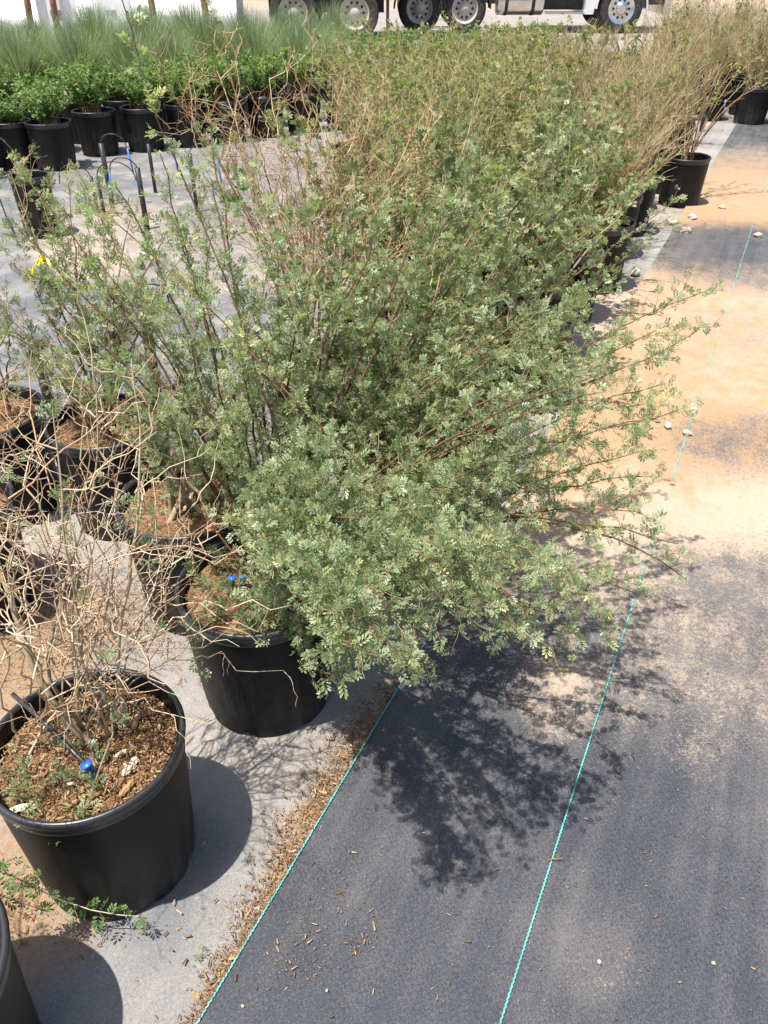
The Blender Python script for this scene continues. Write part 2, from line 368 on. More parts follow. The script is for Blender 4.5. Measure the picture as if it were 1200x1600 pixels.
# ------------------------------------------------------------------ chips, stones and litter
def chips(pos, rot, size, name, mat):
    n = len(pos)
    cube = np.array([(x, y, z) for z in (-.5, .5) for y in (-.5, .5) for x in (-.5, .5)])
    q = cube[None]*size[:, None, :]
    q[:, [1, 3, 5, 7], 1] *= rng.uniform(.3, 1, (n, 1)); q[:, 4:, 0] *= rng.uniform(.6, 1, (n, 1))
    c, s = np.cos(rot[:, 0]), np.sin(rot[:, 0]); x, y = q[..., 0], q[..., 1]
    ct, st_ = np.cos(rot[:, 1]), np.sin(rot[:, 1])
    zz = q[..., 2]*ct[:, None] + x*st_[:, None]; x = x*ct[:, None] - q[..., 2]*st_[:, None]
    v = np.stack([x*c[:, None] - y*s[:, None], x*s[:, None] + y*c[:, None], zz], -1) + pos[:, None, :]
    f = np.array([(0, 2, 3, 1), (4, 5, 7, 6), (0, 1, 5, 4), (2, 6, 7, 3), (0, 4, 6, 2), (1, 3, 7, 5)])
    F = (f[None] + 8*np.arange(n)[:, None, None]).reshape(-1, 4)
    return mesh(name, v.reshape(-1, 3), F, mat, False, dict(tint=np.repeat(rng.beta(1.6, 1.3, n), 8)))
def chip_sizes(n, big=1.0):
    L = rng.gamma(1.6, .0030, n).clip(.002, .03)*big; return np.stack([L, (L*rng.uniform(.08, .32, n)).clip(.0007, .008), rng.uniform(.0005, .002, n)*big], 1)
cp = []
for px, py, sx, sy, n in ((130, 950, .15, .10, 2400), (70, 1010, .13, .10, 1800), (230, 1000, .08, .07, 700), (90, 890, .10, .07, 700), (40, 1420, .06, .05, 300), (110, 1460, .07, .03, 200),
                          (180, 340, .35, .18, 250), (370, 1200, .2, .25, 120), (300, 1480, .25, .1, 50), (540, 1420, .10, .12, 110), (470, 1500, .06, .10, 90), (900, 1400, .5, .35, 160), (1050, 520, .4, 1.2, 400), (950, 1350, .35, .25, 350), (800, 1500, .4, .15, 250), (300, 1080, .1, .1, 60), (650, 1000, .15, .15, 120)):
    c = G(px, py); k = rng.normal(size=(n, 2)); cp.append(np.stack([c[0] + sx*k[:, 0], c[1] + sy*k[:, 1]], 1))
for ly, sp, wd, n in ((.60, .20, .045, 3800), (.25, .22, .028, 2000), (-.05, .2, .018, 900), (.95, .2, .04, 400)):     # drift along the cloth's edge
    yy = ly + rng.normal(size=n)*sp; xx = -np.abs(rng.normal(size=n))*wd*(.5 + vnoise(yy*14, yy*0, 4)) + .002
    cp.append(np.stack([ORG[0] + xx*DY + yy*DX, ORG[1] - xx*DX + yy*DY], 1))
for px, py, n in ((565, 1475, 60), (535, 1405, 60), (485, 1500, 60), (450, 1520, 40), (475, 1455, 50), (600, 1430, 15)):
    c = G(px, py); cp.append(c[:2] + rng.normal(size=(n, 2))*.018)
cp = np.concatenate(cp); n = len(cp)
lx_, ly_ = tol(cp); onr = lx_ > 0
sz = chip_sizes(n); sz[onr] *= .75
zz = np.where(onr, .0085, .004) + sz[:, 2]*.4 + np.abs(rng.normal(size=n))*.002
ob('wood_chips', chips(np.concatenate([cp, zz[:, None]], 1), np.stack([rng.uniform(0, 6.28, n), rng.normal(size=n)*.25], 1), sz, 'wood_chips', M['chip']),
   kind='stuff', label='loose tan wood chips scattered and drifted over the ground cloth', category='wood chips')
def stone_mesh(seed):
    r = np.random.default_rng(seed); mb = MB(); prof = [(.001, -.35), (.42, -.3), (.52, 0), (.40, .28), (.18, .4), (.001, .42)]
    mb.lathe(prof, 6); v = np.array(mb.v); v *= 1 + .3*r.normal(size=(len(v), 3)).clip(-1.2, 1.2)*.6; v[:, 2] += .12
    return mesh('stone', v, mb.f, M['stone'], False)
sm_ = [stone_mesh(i) for i in range(4)]
for i, (px, py, s) in enumerate(((1027, 662, .030), (1042, 670, .045), (1072, 681, .042), (1083, 646, .05), (1128, 327, .07), (1052, 351, .07), (1081, 343, .09), (1070, 364, .09), (1017, 354, .06), (1184, 371, .07), (992, 430, .08), (935, 1506, .012), (1113, 1508, .010), (511, 1551, .008), (380, 1575, .008), (940, 560, .05))):
    g = G(px, py); near = s < .02; zs = .012 if not near else .0085
    if not near: zs = .014
    ob('stone', sm_[i % 4], None, (g[0], g[1], zs), i*1.3, (s, s*.75, s*.6), category='stone',
       label='small white pebble lying on the black ground cloth' if near else 'pale broken stone lying on the orange sand beside the pots',
       group='pebbles on the black cloth' if near else 'stones on the sand')

# ------------------------------------------------------------------ pots
def pot_parts(r=.205, h=.40, k=.86, seed=0, fill=.045, n=64, nchip=0, big=1.0):
    rb = r*k
    mb = MB(); v = []; f = []
    hb = h - .036
    # outer wall with scalloped drain notches at the foot
    prof = [(rb, 0), (rb*1.004, .018), (rb*1.02, .04), (rb + (r-rb)*.35, h*.35), (rb + (r-rb)*.7, h*.7), (r*.985, hb)]
    m = len(prof)
    for j, (rr, z) in enumerate(prof):
        for i in range(n):
            a = 2*math.pi*i/n; notch = (i % 8) in (3, 4); rr = prof[j][0]*(1 + (.007*math.sin(2*a + seed) + .005*math.sin(3*a + 2*seed + j*.5))*math.sin(math.pi*min(1, z/hb)))
            z2 = z + (.017 if (j == 0 and notch) else 0); v.append((rr*math.cos(a), rr*math.sin(a), z2))
    for j in range(m-1):
        for i in range(n):
            i2 = (i+1) % n; f.append((j*n+i, j*n+i2, (j+1)*n+i2, (j+1)*n+i))
    mb.add(v, f)
    mb.lathe([(r*.955, h-.004), (r*.935, h-.03), (r*.945, h-.05), (r*.925, h-.07), (rb*.97, .03)], n)      # inner wall
    mb.lathe([(rb*.97, .024), (.001, .022)], n)
    body = mb.mesh('body', M['pot'], True)
    rm = MB(); rm.lathe([(r*.975, hb-.004), (r*1.0, hb-.002), (r*1.004, hb+.004), (r*1.0, hb+.012), (r*1.006, hb+.018), (r*1.022, hb+.022), (r*1.03, hb+.030), (r*1.022, hb+.037), (r*1.0, hb+.040), (r*.975, hb+.038), (r*.957, hb+.030), (r*.95, hb+.01)], n)
    rim = rm.mesh('rim', M['pot_rim'], True)
    q = np.random.default_rng(seed); sm = MB()
    rs = r*.93; vv = [(0, 0, h-fill+.012)]; ff = []
    for j in range(1, 9):
        for i in range(32):
            a = 2*math.pi*i/32; rr = rs*j/8; vv.append((rr*math.cos(a), rr*math.sin(a), h - fill + .012*(1-(j/8)**2) + q.normal()*.003))
    for i in range(32): ff.append((0, 1+i, 1+(i+1) % 32))
    for j in range(7):
        for i in range(32): i2 = (i+1) % 32; ff.append((1+j*32+i, 1+j*32+i2 , 1+(j+1)*32+i2, 1+(j+1)*32+i))
    ff = [tuple(reversed(t)) if len(t) == 3 and False else t for t in ff]
    soil = mesh('soil', vv, ff, M['soil'], True)
    ch = None
    if nchip:
        a = q.uniform(0, 6.28, nchip); rr = rs*.985*np.sqrt(q.uniform(0, 1, nchip))
        pos = np.stack([rr*np.cos(a), rr*np.sin(a), h - fill + .012*(1-(rr/rs)**2) + np.abs(q.normal(size=nchip))*.006 + .001], 1)
        sz = chip_sizes(nchip, big); sz[:, 0] = np.minimum(sz[:, 0], .03)
        inn = rr + sz[:, 0]*.5 > rs; pos[inn, :2] *= ((rs - sz[inn, 0]*.5)/rr[inn])[:, None]
        ch = chips(pos, np.stack([q.uniform(0, 6.28, nchip), q.normal(size=nchip)*.35], 1), sz, 'wood_chips', M['chip'])
    return body, rim, soil, ch
def pot(x, y, label, meshes, rz=0.0, sc=1.0, group=None):
    t = thing('plant_pot', label, 'plant pot', (x, y, 0), rz, sc, group)
    ob('body', meshes[0], t); ob('rim', meshes[1], t); ob('soil', meshes[2], t)
    if meshes[3]: ob('wood_chips', meshes[3], t, kind='stuff')
    return t
PA = pot_parts(seed=1, nchip=6500, big=1.35)
PB = pot_parts(seed=2, nchip=2600)
PC = pot_parts(seed=3, nchip=500, n=48, fill=.06)
PE = pot_parts(seed=4, nchip=0, n=48, fill=.09)
NEAR = dict(P1=(-.62, 1.09), P2=(-.33, 1.60), P3=(-.59, 1.99), P4=(-.97, 2.48), P5=(-1.43, 2.54), P6=(-1.32, 1.95), P7=(-.820, .61))
tp1 = pot(*NEAR['P1'], 'large black plastic pot of wood chips holding the dead twiggy plant', PA, .3, (.965, .965, 1))
def bark_piece(px, py, L, wd, rot, tint, par=None):
    q = np.random.default_rng(int(px*7 + py)); n = 7; u = np.linspace(-.5, .5, n); v = []
    for k, x in enumerate(u):
        hw = wd*.5*(1 - abs(2*x)**3*.7)*q.uniform(.75, 1.15)
        for yy, zz in ((-hw, 0), (-hw*.4, .004), (hw*.5, .005), (hw, 0), (0, -.003)): v.append((x*L, yy + q.normal()*.0008, zz + q.normal()*.0009))
    f = [(a*5 + b, (a+1)*5 + b, (a+1)*5 + (b+1) % 5, a*5 + (b+1) % 5) for a in range(n-1) for b in range(5)] + [tuple(range(5)), tuple(reversed(range((n-1)*5, n*5)))]
    me = mesh('bark_piece', v, f, M['chip'], False, dict(tint=np.full(len(v), tint)))
    g = G(px, py, .37); x, y = g[0] - NEAR['P1'][0], g[1] - NEAR['P1'][1]; c, s_ = math.cos(-.3), math.sin(-.3)
    ob('bark_piece', me, tp1, (x*c - y*s_, x*s_ + y*c, .372), rot)
for px, py, L, wd, rot, tn in ((205, 1200, .05, .022, .9, 1.0), (190, 1180, .03, .012, .5, .97), (215, 1125, .05, .014, 1.2, .9), (25, 1268, .04, .02, .1, 1.0), (200, 1235, .045, .016, .8, .7), (160, 1150, .03, .010, 2, .6), (245, 1110, .03, .01, .4, .55), (235, 1165, .035, .010, 1.5, .35), (150, 1245, .03, .009, .2, .5), (110, 1262, .03, .012, .4, .65), (60, 1215, .03, .010, .3, .6), (90, 1170, .028, .010, 2.4, .75), (170, 1215, .03, .009, 2.1, .3), (250, 1140, .028, .008, 1.0, .8), (130, 1130, .03, .009, 2.8, .4)):
    bark_piece(px, py, L, wd, rot, tn)
pot(*NEAR['P2'], 'large black plastic pot holding the biggest bushy green shrub', PB, 1.0)
pot(*NEAR['P3'], 'black plastic pot with black tube loops, holding the shrub with thick pale stems', PB, 2.0)
pot(*NEAR['P4'], 'black plastic pot holding the airy sparse-leaved shrub, behind the thick pale stems', PB, 3.0)
pot(*NEAR['P5'], 'black plastic pot beside the black riser pipe, holding thin upright twigs', PB, 4.0)
pot(*NEAR['P6'], 'black plastic pot standing beside the heap of wood chips on grey cloth', PC, 5.0)
pot(*NEAR['P7'], 'black plastic pot casting a round shadow beside the trailing green sprig', PC, 6.0)

# ------------------------------------------------------------------ plants
def leaf_template(kind):
    """returns verts (n,3) in a frame: x along the leaf, z its normal; quad faces"""
    V = []; F = []
    def leaflet(o, d, L, wd, tilt):
        d = np.array(d, float); d /= np.linalg.norm(d); sd = np.array([-d[1], d[0], 0]); n = np.array([0, 0, 1.0])
        o = np.array(o, float); b = len(V)
        d2 = d + n*tilt; d2 /= np.linalg.norm(d2)
        V.extend([o, o + d2*L*.70 - sd*wd*.5 + n*wd*.16, o + d2*L, o + d2*L*.70 + sd*wd*.5 + n*wd*.16]); F.append((b, b+1, b+2, b+3))
    if kind == 'pinnate':
        for i, x in enumerate((.16, .37, .57)):
            for s in (-1, 1): leaflet((x, s*.01, 0), (.55 + .22*i, s, 0), .47 + .04*i, .195, .26)
        leaflet((.64, 0, 0), (1, 0, 0), .52, .21, -.1)
    elif kind == 'palm':
        for a in (-62, -22, 22, 62): leaflet((.12, 0, 0), (math.cos(R(a)), math.sin(R(a)), 0), .85, .36, .15)
    elif kind == 'simple':
        V.extend(np.array(p, float) for p in ((0, 0, 0), (.45, -.22, .07), (1, 0, -.08), (.45, .22, .07))); F.append((0, 1, 2, 3))
    return np.array(V), np.array(F)
LT = {k: leaf_template(k) for k in ('pinnate', 'palm', 'simple')}
def leaves_mesh(name, pos, dr, nm, size, tint, kind, mat):
    V, F = LT[kind]; n = len(pos)
    dr = dr/(np.linalg.norm(dr, axis=1, keepdims=True) + 1e-9)
    sd = np.cross(nm, dr); sd /= np.linalg.norm(sd, axis=1, keepdims=True) + 1e-9
    nn = np.cross(dr, sd)
    q = (V[None, :, 0, None]*dr[:, None] + V[None, :, 1, None]*sd[:, None] + V[None, :, 2, None]*nn[:, None])*size[:, None, None] + pos[:, None]
    f = (F[None] + len(V)*np.arange(n)[:, None, None]).reshape(-1, 4)
    return mesh(name, q.reshape(-1, 3), f, mat, False, dict(tint=np.repeat(tint, len(V))))
def bez(a, c, b, n):
    t = np.linspace(0, 1, n)[:, None]; return (1-t)**2*a + 2*t*(1-t)*c + t*t*b
def unit(v): return v/(np.linalg.norm(v) + 1e-9)
class Plant:
    def __init__(s, seed): s.r = np.random.default_rng(seed); s.stems = []; s.twigs = []; s.leafy = []
    def wob(s, pts, amp, zig=0.0):
        n = len(pts); q = s.r.normal(size=(n, 3))*amp; q = np.cumsum(q, 0); q -= np.linspace(0, 1, n)[:, None]*q[-1]; q[0] = 0
        if zig:
            z = s.r.normal(size=3); z = unit(z)*zig; sg = np.where(np.arange(n) % 2 == 0, 1, -1)[:, None]; q = q + z*sg*(np.arange(n) > 0)[:, None]
        return pts + q
    def stem(s, base, tip, r0, r1=.0012, arch=.15, n=14, amp=.004, zig=0.0, ctrl=None):
        base = np.asarray(base, float); tip = np.asarray(tip, float)
        c = base + (tip - base)*.42 + np.array([0, 0, arch]) if ctrl is None else np.asarray(ctrl, float)
        p = s.wob(bez(base, c, tip, n), amp, zig); t = np.linspace(0, 1, n)
        s.stems.append((p, r0*(1-t)**.8 + r1)); return p
    def poly(s, pts, r0, r1=.0012, n=18, amp=.003):
        pts = np.asarray(pts, float); d = np.r_[0, np.cumsum(np.linalg.norm(np.diff(pts, axis=0), axis=1))]; t = np.linspace(0, d[-1], n)
        p = np.stack([np.interp(t, d, pts[:, k]) for k in range(3)], 1)
        for _ in range(2): p[1:-1] = (p[:-2] + 2*p[1:-1] + p[2:])/4
        p = s.wob(p, amp); s.stems.append((p, np.linspace(r0, r1, n))); return p
    def shoots(s, p, num, L, t0=.2, t1=1.0, ang=(30, 60), n=7, r0=.0013, bias=(0, 0, .25), droop=0.0, amp=.004, zig=0.0, taper=.55, leafy=True, keep=True):
        out = []; m = len(p)
        for k in range(num):
            t = t0 + (t1 - t0)*(k + s.r.random())/num; x = t*(m-1); i = min(int(x), m-2); fr = x - i
            o = p[i]*(1-fr) + p[i+1]*fr; tg = unit(p[i+1] - p[i])
            rv = unit(np.cross(tg, s.r.normal(size=3))); a = R(s.r.uniform(*ang))
            d = unit(tg*math.cos(a) + rv*math.sin(a) + np.array(bias)*s.r.uniform(.3, 1.2))
            l = L*(1 - taper*t)*s.r.uniform(.45, 1.25)
            e = o + d*l + np.array([0, 0, -droop*l*s.r.uniform(.3, 1.3)])
            q = s.wob(bez(o, o + d*l*.5, e, n), amp*l/.12, zig*s.r.uniform(.4, 1.4))
            if keep: s.twigs.append((q, np.linspace(r0, r0*.35, n)))
            if leafy: s.leafy.append(q)
            out.append(q)
        return out
    def foliage(s, polys, step, per, size, up=.5, tipt=.25, t0=.0, spread=1.0):
        pos = []; dr = []; nm = []; tt = []; sz = []
        for q in polys:
            seg = np.linalg.norm(np.diff(q, axis=0), axis=1); d = np.r_[0, np.cumsum(seg)]
            if d[-1] < step: continue
            k = max(2, int(d[-1]*(1-t0)/step)); u = d[-1]*(t0 + (1-t0)*(np.arange(k) + s.r.random(k))/k)
            u = np.repeat(u, per); pp = np.stack([np.interp(u, d, q[:, j]) for j in range(3)], 1)
            tg = unit(q[-1] - q[0]); rv = s.r.normal(size=(len(u), 3)); rv -= (rv @ tg)[:, None]*tg; rv /= np.linalg.norm(rv, axis=1, keepdims=True) + 1e-9
            dd = tg*s.r.uniform(.2, .9, (len(u), 1)) + rv*spread + np.array([0, 0, .25])
            pos.append(pp + s.r.normal(size=pp.shape)*.0015); dr.append(dd)
            nm.append(np.array([0, 0, up]) + s.r.normal(size=pp.shape)*.55 + np.array([-.1, -.15, .1]))
            x = u/d[-1]; tt.append((s.r.normal(size=len(u))*.16 + .42 + tipt*(x - .55) + s.r.normal()*.12 + (s.r.random() < .06)*.35).clip(0, 1)); sz.append(size*s.r.uniform(.45, 1.3, len(u))*(1 - .25*(x > .9)))
        return np.concatenate(pos), np.concatenate(dr), np.concatenate(nm), np.concatenate(sz), np.concatenate(tt)
    def bundle(s, name, items, L0, mat, sides, parent):
        by = {}
        for p, r in items: by.setdefault(len(p), []).append((p, r))
        V = []; F = []; T = []; b = 0
        for Ln, lst in by.items():
            v, f = tubes([p - L0 for p, _ in lst], [r for _, r in lst], sides); V.append(v); F.append(f + b); b += len(v); T.append(np.repeat(s.r.random(len(lst)), Ln*sides))
        return ob(name, mesh(name, np.concatenate(V), np.concatenate(F), mat, True, dict(tint=np.concatenate(T))), parent)
    def build(s, name, label, group, loc, bark, twigmat, leaf=None, kind='pinnate', single=True, sides=5, rz=0.0, sc=1.0, cat='shrub', leafname='foliage', singles=0):
        t = thing(name, label, cat, loc, rz, sc, group); L0 = np.asarray(loc, float)
        sb = s.r.random(len(s.stems))
        if single:
            for i, (p, r) in enumerate(s.stems):
                v, f = tubes([p - L0], [r], sides); ob('stem', mesh('stem', v, f, bark, True, dict(tint=np.full(len(v), sb[i]))), t)
        elif s.stems: s.bundle('stems', s.stems, L0, bark, sides, t)
        for p, r in getattr(s, 'branches', []):
            v, f = tubes([p - L0], [r], 4); ob('branch', mesh('branch', v, f, twigmat, True, dict(tint=np.full(len(v), s.r.random()))), t)
        if s.twigs: s.bundle('twigs', s.twigs, L0, twigmat, 3, t)['kind'] = 'stuff'
        if leaf is not None:
            mat, data = leaf; pos, dr, nm, sz, tt = data
            if singles:                     # the leaves that show largest are objects of their own
                near = np.argsort(np.linalg.norm(pos - np.array([0, 0, CAMH]), axis=1) - 8*sz); mine = near[:singles]
                for i in mine: ob('leaf', leaves_mesh('leaf', pos[[i]] - L0, dr[[i]], nm[[i]], sz[[i]], tt[[i]], kind, mat), t)
                k_ = near[singles:]; pos, dr, nm, sz, tt = pos[k_], dr[k_], nm[k_], sz[k_], tt[k_]
                if not len(k_): return t
            ob(leafname, leaves_mesh(leafname, pos - L0, dr, nm, sz, tt, kind, mat), t, kind='stuff')
        return t
SZ = .358
def base_at(k, dx=0.0, dy=0.0): x, y = NEAR[k]; return np.array([x + dx, y + dy, SZ])
# ---- the big shrub
pl = Plant(21); b0 = base_at('P2', .05, .02)
tips = [(1090, 460, 2.15, 1), (1050, 505, 2.05, 1), (1085, 520, 2.0, 1), (1035, 600, 1.85, 1), (1062, 640, 1.8, 1), (1030, 655, 1.7, 1), (1000, 705, 1.6, 1), (1018, 745, 1.62, 1), (1000, 800, 1.5, 1),
        (1060, 850, 1.5, 0), (1072, 905, 1.45, 0), (1000, 930, 1.4, 1), (960, 965, 1.24, 1), (880, 975, 1.12, 1), (820, 990, 1.06, 1), (760, 985, 1.02, 1), (700, 955, 1.0, 1), (650, 1060, 1.1, 0), (620, 965, .95, 1), (900, 900, 1.15, 1), (800, 930, 1.05, 1),
        (565, 1045, .86, 1), (590, 1000, .88, 1), (550, 1010, .86, 1), (515, 1095, 1.3, 0), (545, 950, .95, 1), (700, 900, .95, 1), (1050, 318, 2.5, 1), (1000, 300, 2.35, 1), (955, 255, 2.35, 1), (920, 190, 2.3, 1), (860, 215, 2.2, 1), (770, 235, 2.15, 1),
        (690, 290, 2.0, .5), (610, 300, 2.0, .5), (550, 320, 1.95, .5), (490, 350, 1.9, .5), (430, 380, 1.8, .5), (400, 450, 1.75, .5), (370, 560, 1.6, .6), (380, 660, 1.45, .8), (400, 780, 1.3, .8), (470, 500, 1.6, .8), (340, 600, 1.5, .4), (430, 870, 1.15, .6), (540, 1000, .9, .9), (300, 420, 1.75, .5), (220, 480, 1.7, .45), (150, 400, 1.8, .45), (260, 330, 1.85, .45), (120, 520, 1.7, .4), (60, 450, 1.75, .4), (330, 280, 1.9, .4), (30, 360, 1.8, .4), (200, 600, 1.6, .4), (300, 540, 1.6, .5), (330, 190, 1.95, .3), (250, 240, 1.9, .3), (110, 250, 1.9, .35), (20, 250, 1.9, .35), (180, 290, 1.85, .35), (80, 560, 1.65, .35), (950, 450, 2.2, .9), (900, 490, 2.1, .9), (980, 400, 2.4, .9), (930, 550, 1.9, .9), (890, 420, 2.3, .9)]
for px, py, Y, lf in tips:
    tp = P(px, py, Y); arch = .32 if py > 800 else .16
    bb = b0 + np.r_[pl.r.normal(size=2)*.035, 0]
    p = pl.stem(bb, tp, pl.r.uniform(.0022, .0042), arch=arch, n=18, amp=.005)
    sh = pl.shoots(p, int(15*lf) if lf else 6, .19, .30, 1.0, (25, 55), bias=(0, 0, .22), droop=.1, n=7, taper=.62, r0=.0013, leafy=True)
    for q in sh: pl.shoots(q, 3, .075, .15, .95, (25, 60), n=5, r0=.0008, taper=.3)
    pl.leafy.append(p[11:])
for k in range(32):                         # the inside and the back of the crown
    py = pl.r.uniform(360, 980); Y = .97 + (1000 - py)/700*.95 + pl.r.uniform(-.06, .5)
    px = pl.r.uniform(450, 960) if py > 450 else pl.r.uniform(470, 940)
    p = pl.stem(b0 + np.r_[pl.r.normal(size=2)*.04, 0], P(px, py, Y), pl.r.uniform(.002, .0036), arch=.2, n=16, amp=.005)
    sh = pl.shoots(p, 11, .20, .3, 1.0, (25, 65), bias=(0, 0, .25), droop=.1, taper=.55, r0=.0013)
    for q in sh: pl.shoots(q, 3, .075, .2, .95, (25, 60), n=5, r0=.0008, taper=.3)
    pl.leafy.append(p[10:])
# long wands that reach up and to the side, with sparse leaf clusters
wl = []
for pts, r0 in (([(500, 800, 1.55), (420, 640, 1.6), (378, 500, 1.63), (335, 390, 1.66), (298, 305, 1.68), (262, 230, 1.70), (228, 150, 1.72), (207, 70, 1.73), (190, -2, 1.74)], .0034),
                ([(620, 780, 1.5), (470, 640, 1.5), (340, 490, 1.55), (245, 410, 1.6), (165, 325, 1.62), (100, 290, 1.66)], .0030),
                ([(560, 800, 1.5), (420, 590, 1.6), (300, 500, 1.7), (150, 440, 1.75)], .0024),
                ([(520, 760, 1.55), (440, 420, 1.8), (400, 300, 1.9), (380, 230, 1.95)], .0026)):
    p = pl.poly([b0] + [P(*q) for q in pts], r0, .0011, n=26, amp=.002)
    sh = pl.shoots(p, 22, .075, .42, 1.0, (30, 65), bias=(0, 0, .2), n=5, taper=.5, r0=.0010, leafy=False); wl += sh
    for q in sh[::2]: wl += pl.shoots(q, 2, .045, .2, .9, (30, 60), n=4, r0=.0007, leafy=False)
d1 = pl.foliage(pl.leafy, .0185, 2, .0195, tipt=.45)
d2 = pl.foliage(wl, .013, 2, .020, tipt=.5); d2[4][:] = (d2[4] + .12).clip(0, 1)
d1 = tuple(np.concatenate([a, b]) for a, b in zip(d1, d2))
print('main leaves', len(d1[0]), 'twigs', len(pl.twigs))
pl.build('leafy_shrub', 'biggest dense grey-green shrub leaning out of its pot over the black cloth', None, b0, M['bark_red'], M['bark'], (M['leaf'], d1), singles=300)
# low greenery on the soil of the same pot
pl = Plant(5); bq = base_at('P2')
for k in range(95):
    a = pl.r.uniform(0, 6.28); rr = .185*math.sqrt(pl.r.random()); o = bq + np.array([rr*math.cos(a) + .015, rr*math.sin(a), .012])
    if rr*math.cos(a) < -.05 and pl.r.random() < .75: continue
    p = pl.stem(o, o + np.array([pl.r.normal()*.05, pl.r.normal()*.05 - .01, pl.r.uniform(.025, .10)]), .0011, .0006, .02, 6, .002); pl.leafy.append(p)
p = pl.poly([bq + [-.10, -.10, .02], bq + [-.125, -.165, .055], bq + [-.12, -.23, .03], bq + [-.10, -.245, -.07]], .0012, .0008, 12, .001); pl.leafy.append(p)
pl.build('seedlings', 'low grey-green seedlings carpeting the soil under the biggest shrub', None, bq, M['bark'], M['bark'], (M['leaf'], pl.foliage(pl.leafy, .010, 2, .021, tipt=.3)), cat='seedlings', single=False, sides=3)

# ---- dead twiggy plant in the nearest pot
pl = Plant(31); b1 = base_at('P1', -.03, .03)
main = [pl.poly([base_at('P1', .0, .02), P(85, 1120, 1.10), P(45, 1040, 1.12), P(22, 960, 1.15), P(-15, 860, 1.2), P(-40, 720, 1.25)], .0085, .003, 16, .003),
        pl.poly([base_at('P1', .06, .06), P(183, 1060, 1.16), P(188, 960, 1.18), P(205, 860, 1.22), P(222, 700, 1.28), P(205, 560, 1.32)], .0055, .0015, 16, .003),
        pl.poly([base_at('P1', -.02, .05), P(60, 1050, 1.15), P(130, 850, 1.25), P(165, 700, 1.3), P(150, 600, 1.35)], .0045, .0015, 16, .003),
        pl.poly([base_at('P1', .03, .03), P(120, 1050, 1.1), P(95, 900, 1.1), P(85, 760, 1.12), P(82, 640, 1.15)], .0036, .0012, 16, .003)]
for k, (px, py, Y) in enumerate([(290, 840, 1.3), (300, 1000, 1.2), (310, 920, 1.3), (250, 700, 1.4), (310, 780, 1.45), (20, 620, 1.3), (130, 580, 1.4), (0, 760, 1.1), (-40, 950, 1.0), (60, 830, 1.0), (260, 960, 1.15), (30, 960, 1.0), (-60, 980, 1.0), (170, 900, 1.05), (330, 860, 1.35), (230, 820, 1.15), (0, 880, 1.05), (120, 760, 1.2), (60, 680, 1.25)]):
    main.append(pl.stem(b1 + np.r_[pl.r.normal(size=2)*.05, 0], P(px, py, Y), pl.r.uniform(.0012, .0024), .0008, .10, 14, .010, zig=.0012))
gl = []
for p in main:
    sh = pl.shoots(p, 5, .42, .25, 1.0, (30, 80), bias=(.10, .05, .14), n=9, r0=.0021, amp=.006, zig=.0018, leafy=False, taper=.4, keep=False)
    pl.branches = getattr(pl, 'branches', []) + [(q, np.linspace(.0019, .0006, 9)) for q in sh]
    for q in sh:
        s2 = pl.shoots(q, 2, .17, .12, .95, (30, 75), n=7, r0=.0011, amp=.006, zig=.0018, leafy=False, bias=(0, .05, .12))
        for u in s2:
            if pl.r.random() < .5: pl.shoots(u, 1, .06, .2, .9, (35, 80), n=5, r0=.001, amp=.006, zig=.001, leafy=False, bias=(0, 0, 0))
            if pl.r.random() < .10: gl.append(u)
pl.build('dead_plant', 'dead leafless plant of tangled tan twigs in the pot of wood chips', None, b1, M['bark_pale'], M['twig_tan'], (M['leaf'], pl.foliage(gl, .012, 2, .018, t0=.4)), cat='plant')
# green growth at the foot of the dead plant and a long sprig trailing past its pot
pl = Plant(33); bq = base_at('P1')
for k in range(26):
    o = G(pl.r.uniform(5, 165), pl.r.uniform(1165, 1275), SZ)
    if np.hypot(o[0] - NEAR['P1'][0], o[1] - NEAR['P1'][1]) > .175: continue
    p = pl.stem(o, o + np.array([pl.r.normal()*.03, pl.r.normal()*.03, pl.r.uniform(.02, .05)]), .001, .0006, .01, 6, .002); pl.leafy.append(p)
p = pl.poly([G(20, 1262, SZ), P(45, 1268, .93), P(75, 1298, .91), P(92, 1325, .90)], .0012, .0008, 12, .001); pl.leafy.append(p)
pl.build('seedlings', 'low green seedlings on the wood chips at the foot of the dead plant', None, bq, M['bark'], M['bark'], (M['leaf'], pl.foliage(pl.leafy, .010, 1, .026, tipt=.1)), cat='seedlings', single=False, sides=3, singles=120)
pl = Plant(34)
o7 = np.array([NEAR['P7'][0], NEAR['P7'][1], SZ]); lv = []
p = pl.poly([o7 + [.02, .06, 0], o7 + [.02, .13, .10], P(10, 1362, .86), P(60, 1395, .875), P(125, 1420, .885), P(190, 1432, .89), P(222, 1432, .90)], .0020, .0010, 26, .001); lv.append(p[9:])
sh = pl.shoots(p, 12, .04, .42, 1.0, (40, 75), n=4, r0=.0008, leafy=False, taper=.2); lv += sh
p = pl.poly([o7 + [.0, .08, 0], o7 + [.0, .15, .09], P(0, 1400, .84), P(45, 1416, .86), P(75, 1425, .87)], .0016, .0009, 16, .001); lv.append(p[8:]); lv += pl.shoots(p, 6, .04, .5, 1, (40, 75), n=4, r0=.0008, leafy=False)
p = pl.poly([o7 + [.05, .0, 0], o7 + [.12, .0, .12], P(60, 1700, .62), P(200, 1690, .66), P(330, 1700, .68)], .0014, .0009, 18, .001); lv.append(p[8:]); lv += pl.shoots(p, 8, .035, .5, 1, (40, 75), n=4, r0=.0008, leafy=False)
lv += pl.shoots(pl.stem(o7, o7 + [-.2, .25, .45], .003, n=12), 12, .14)
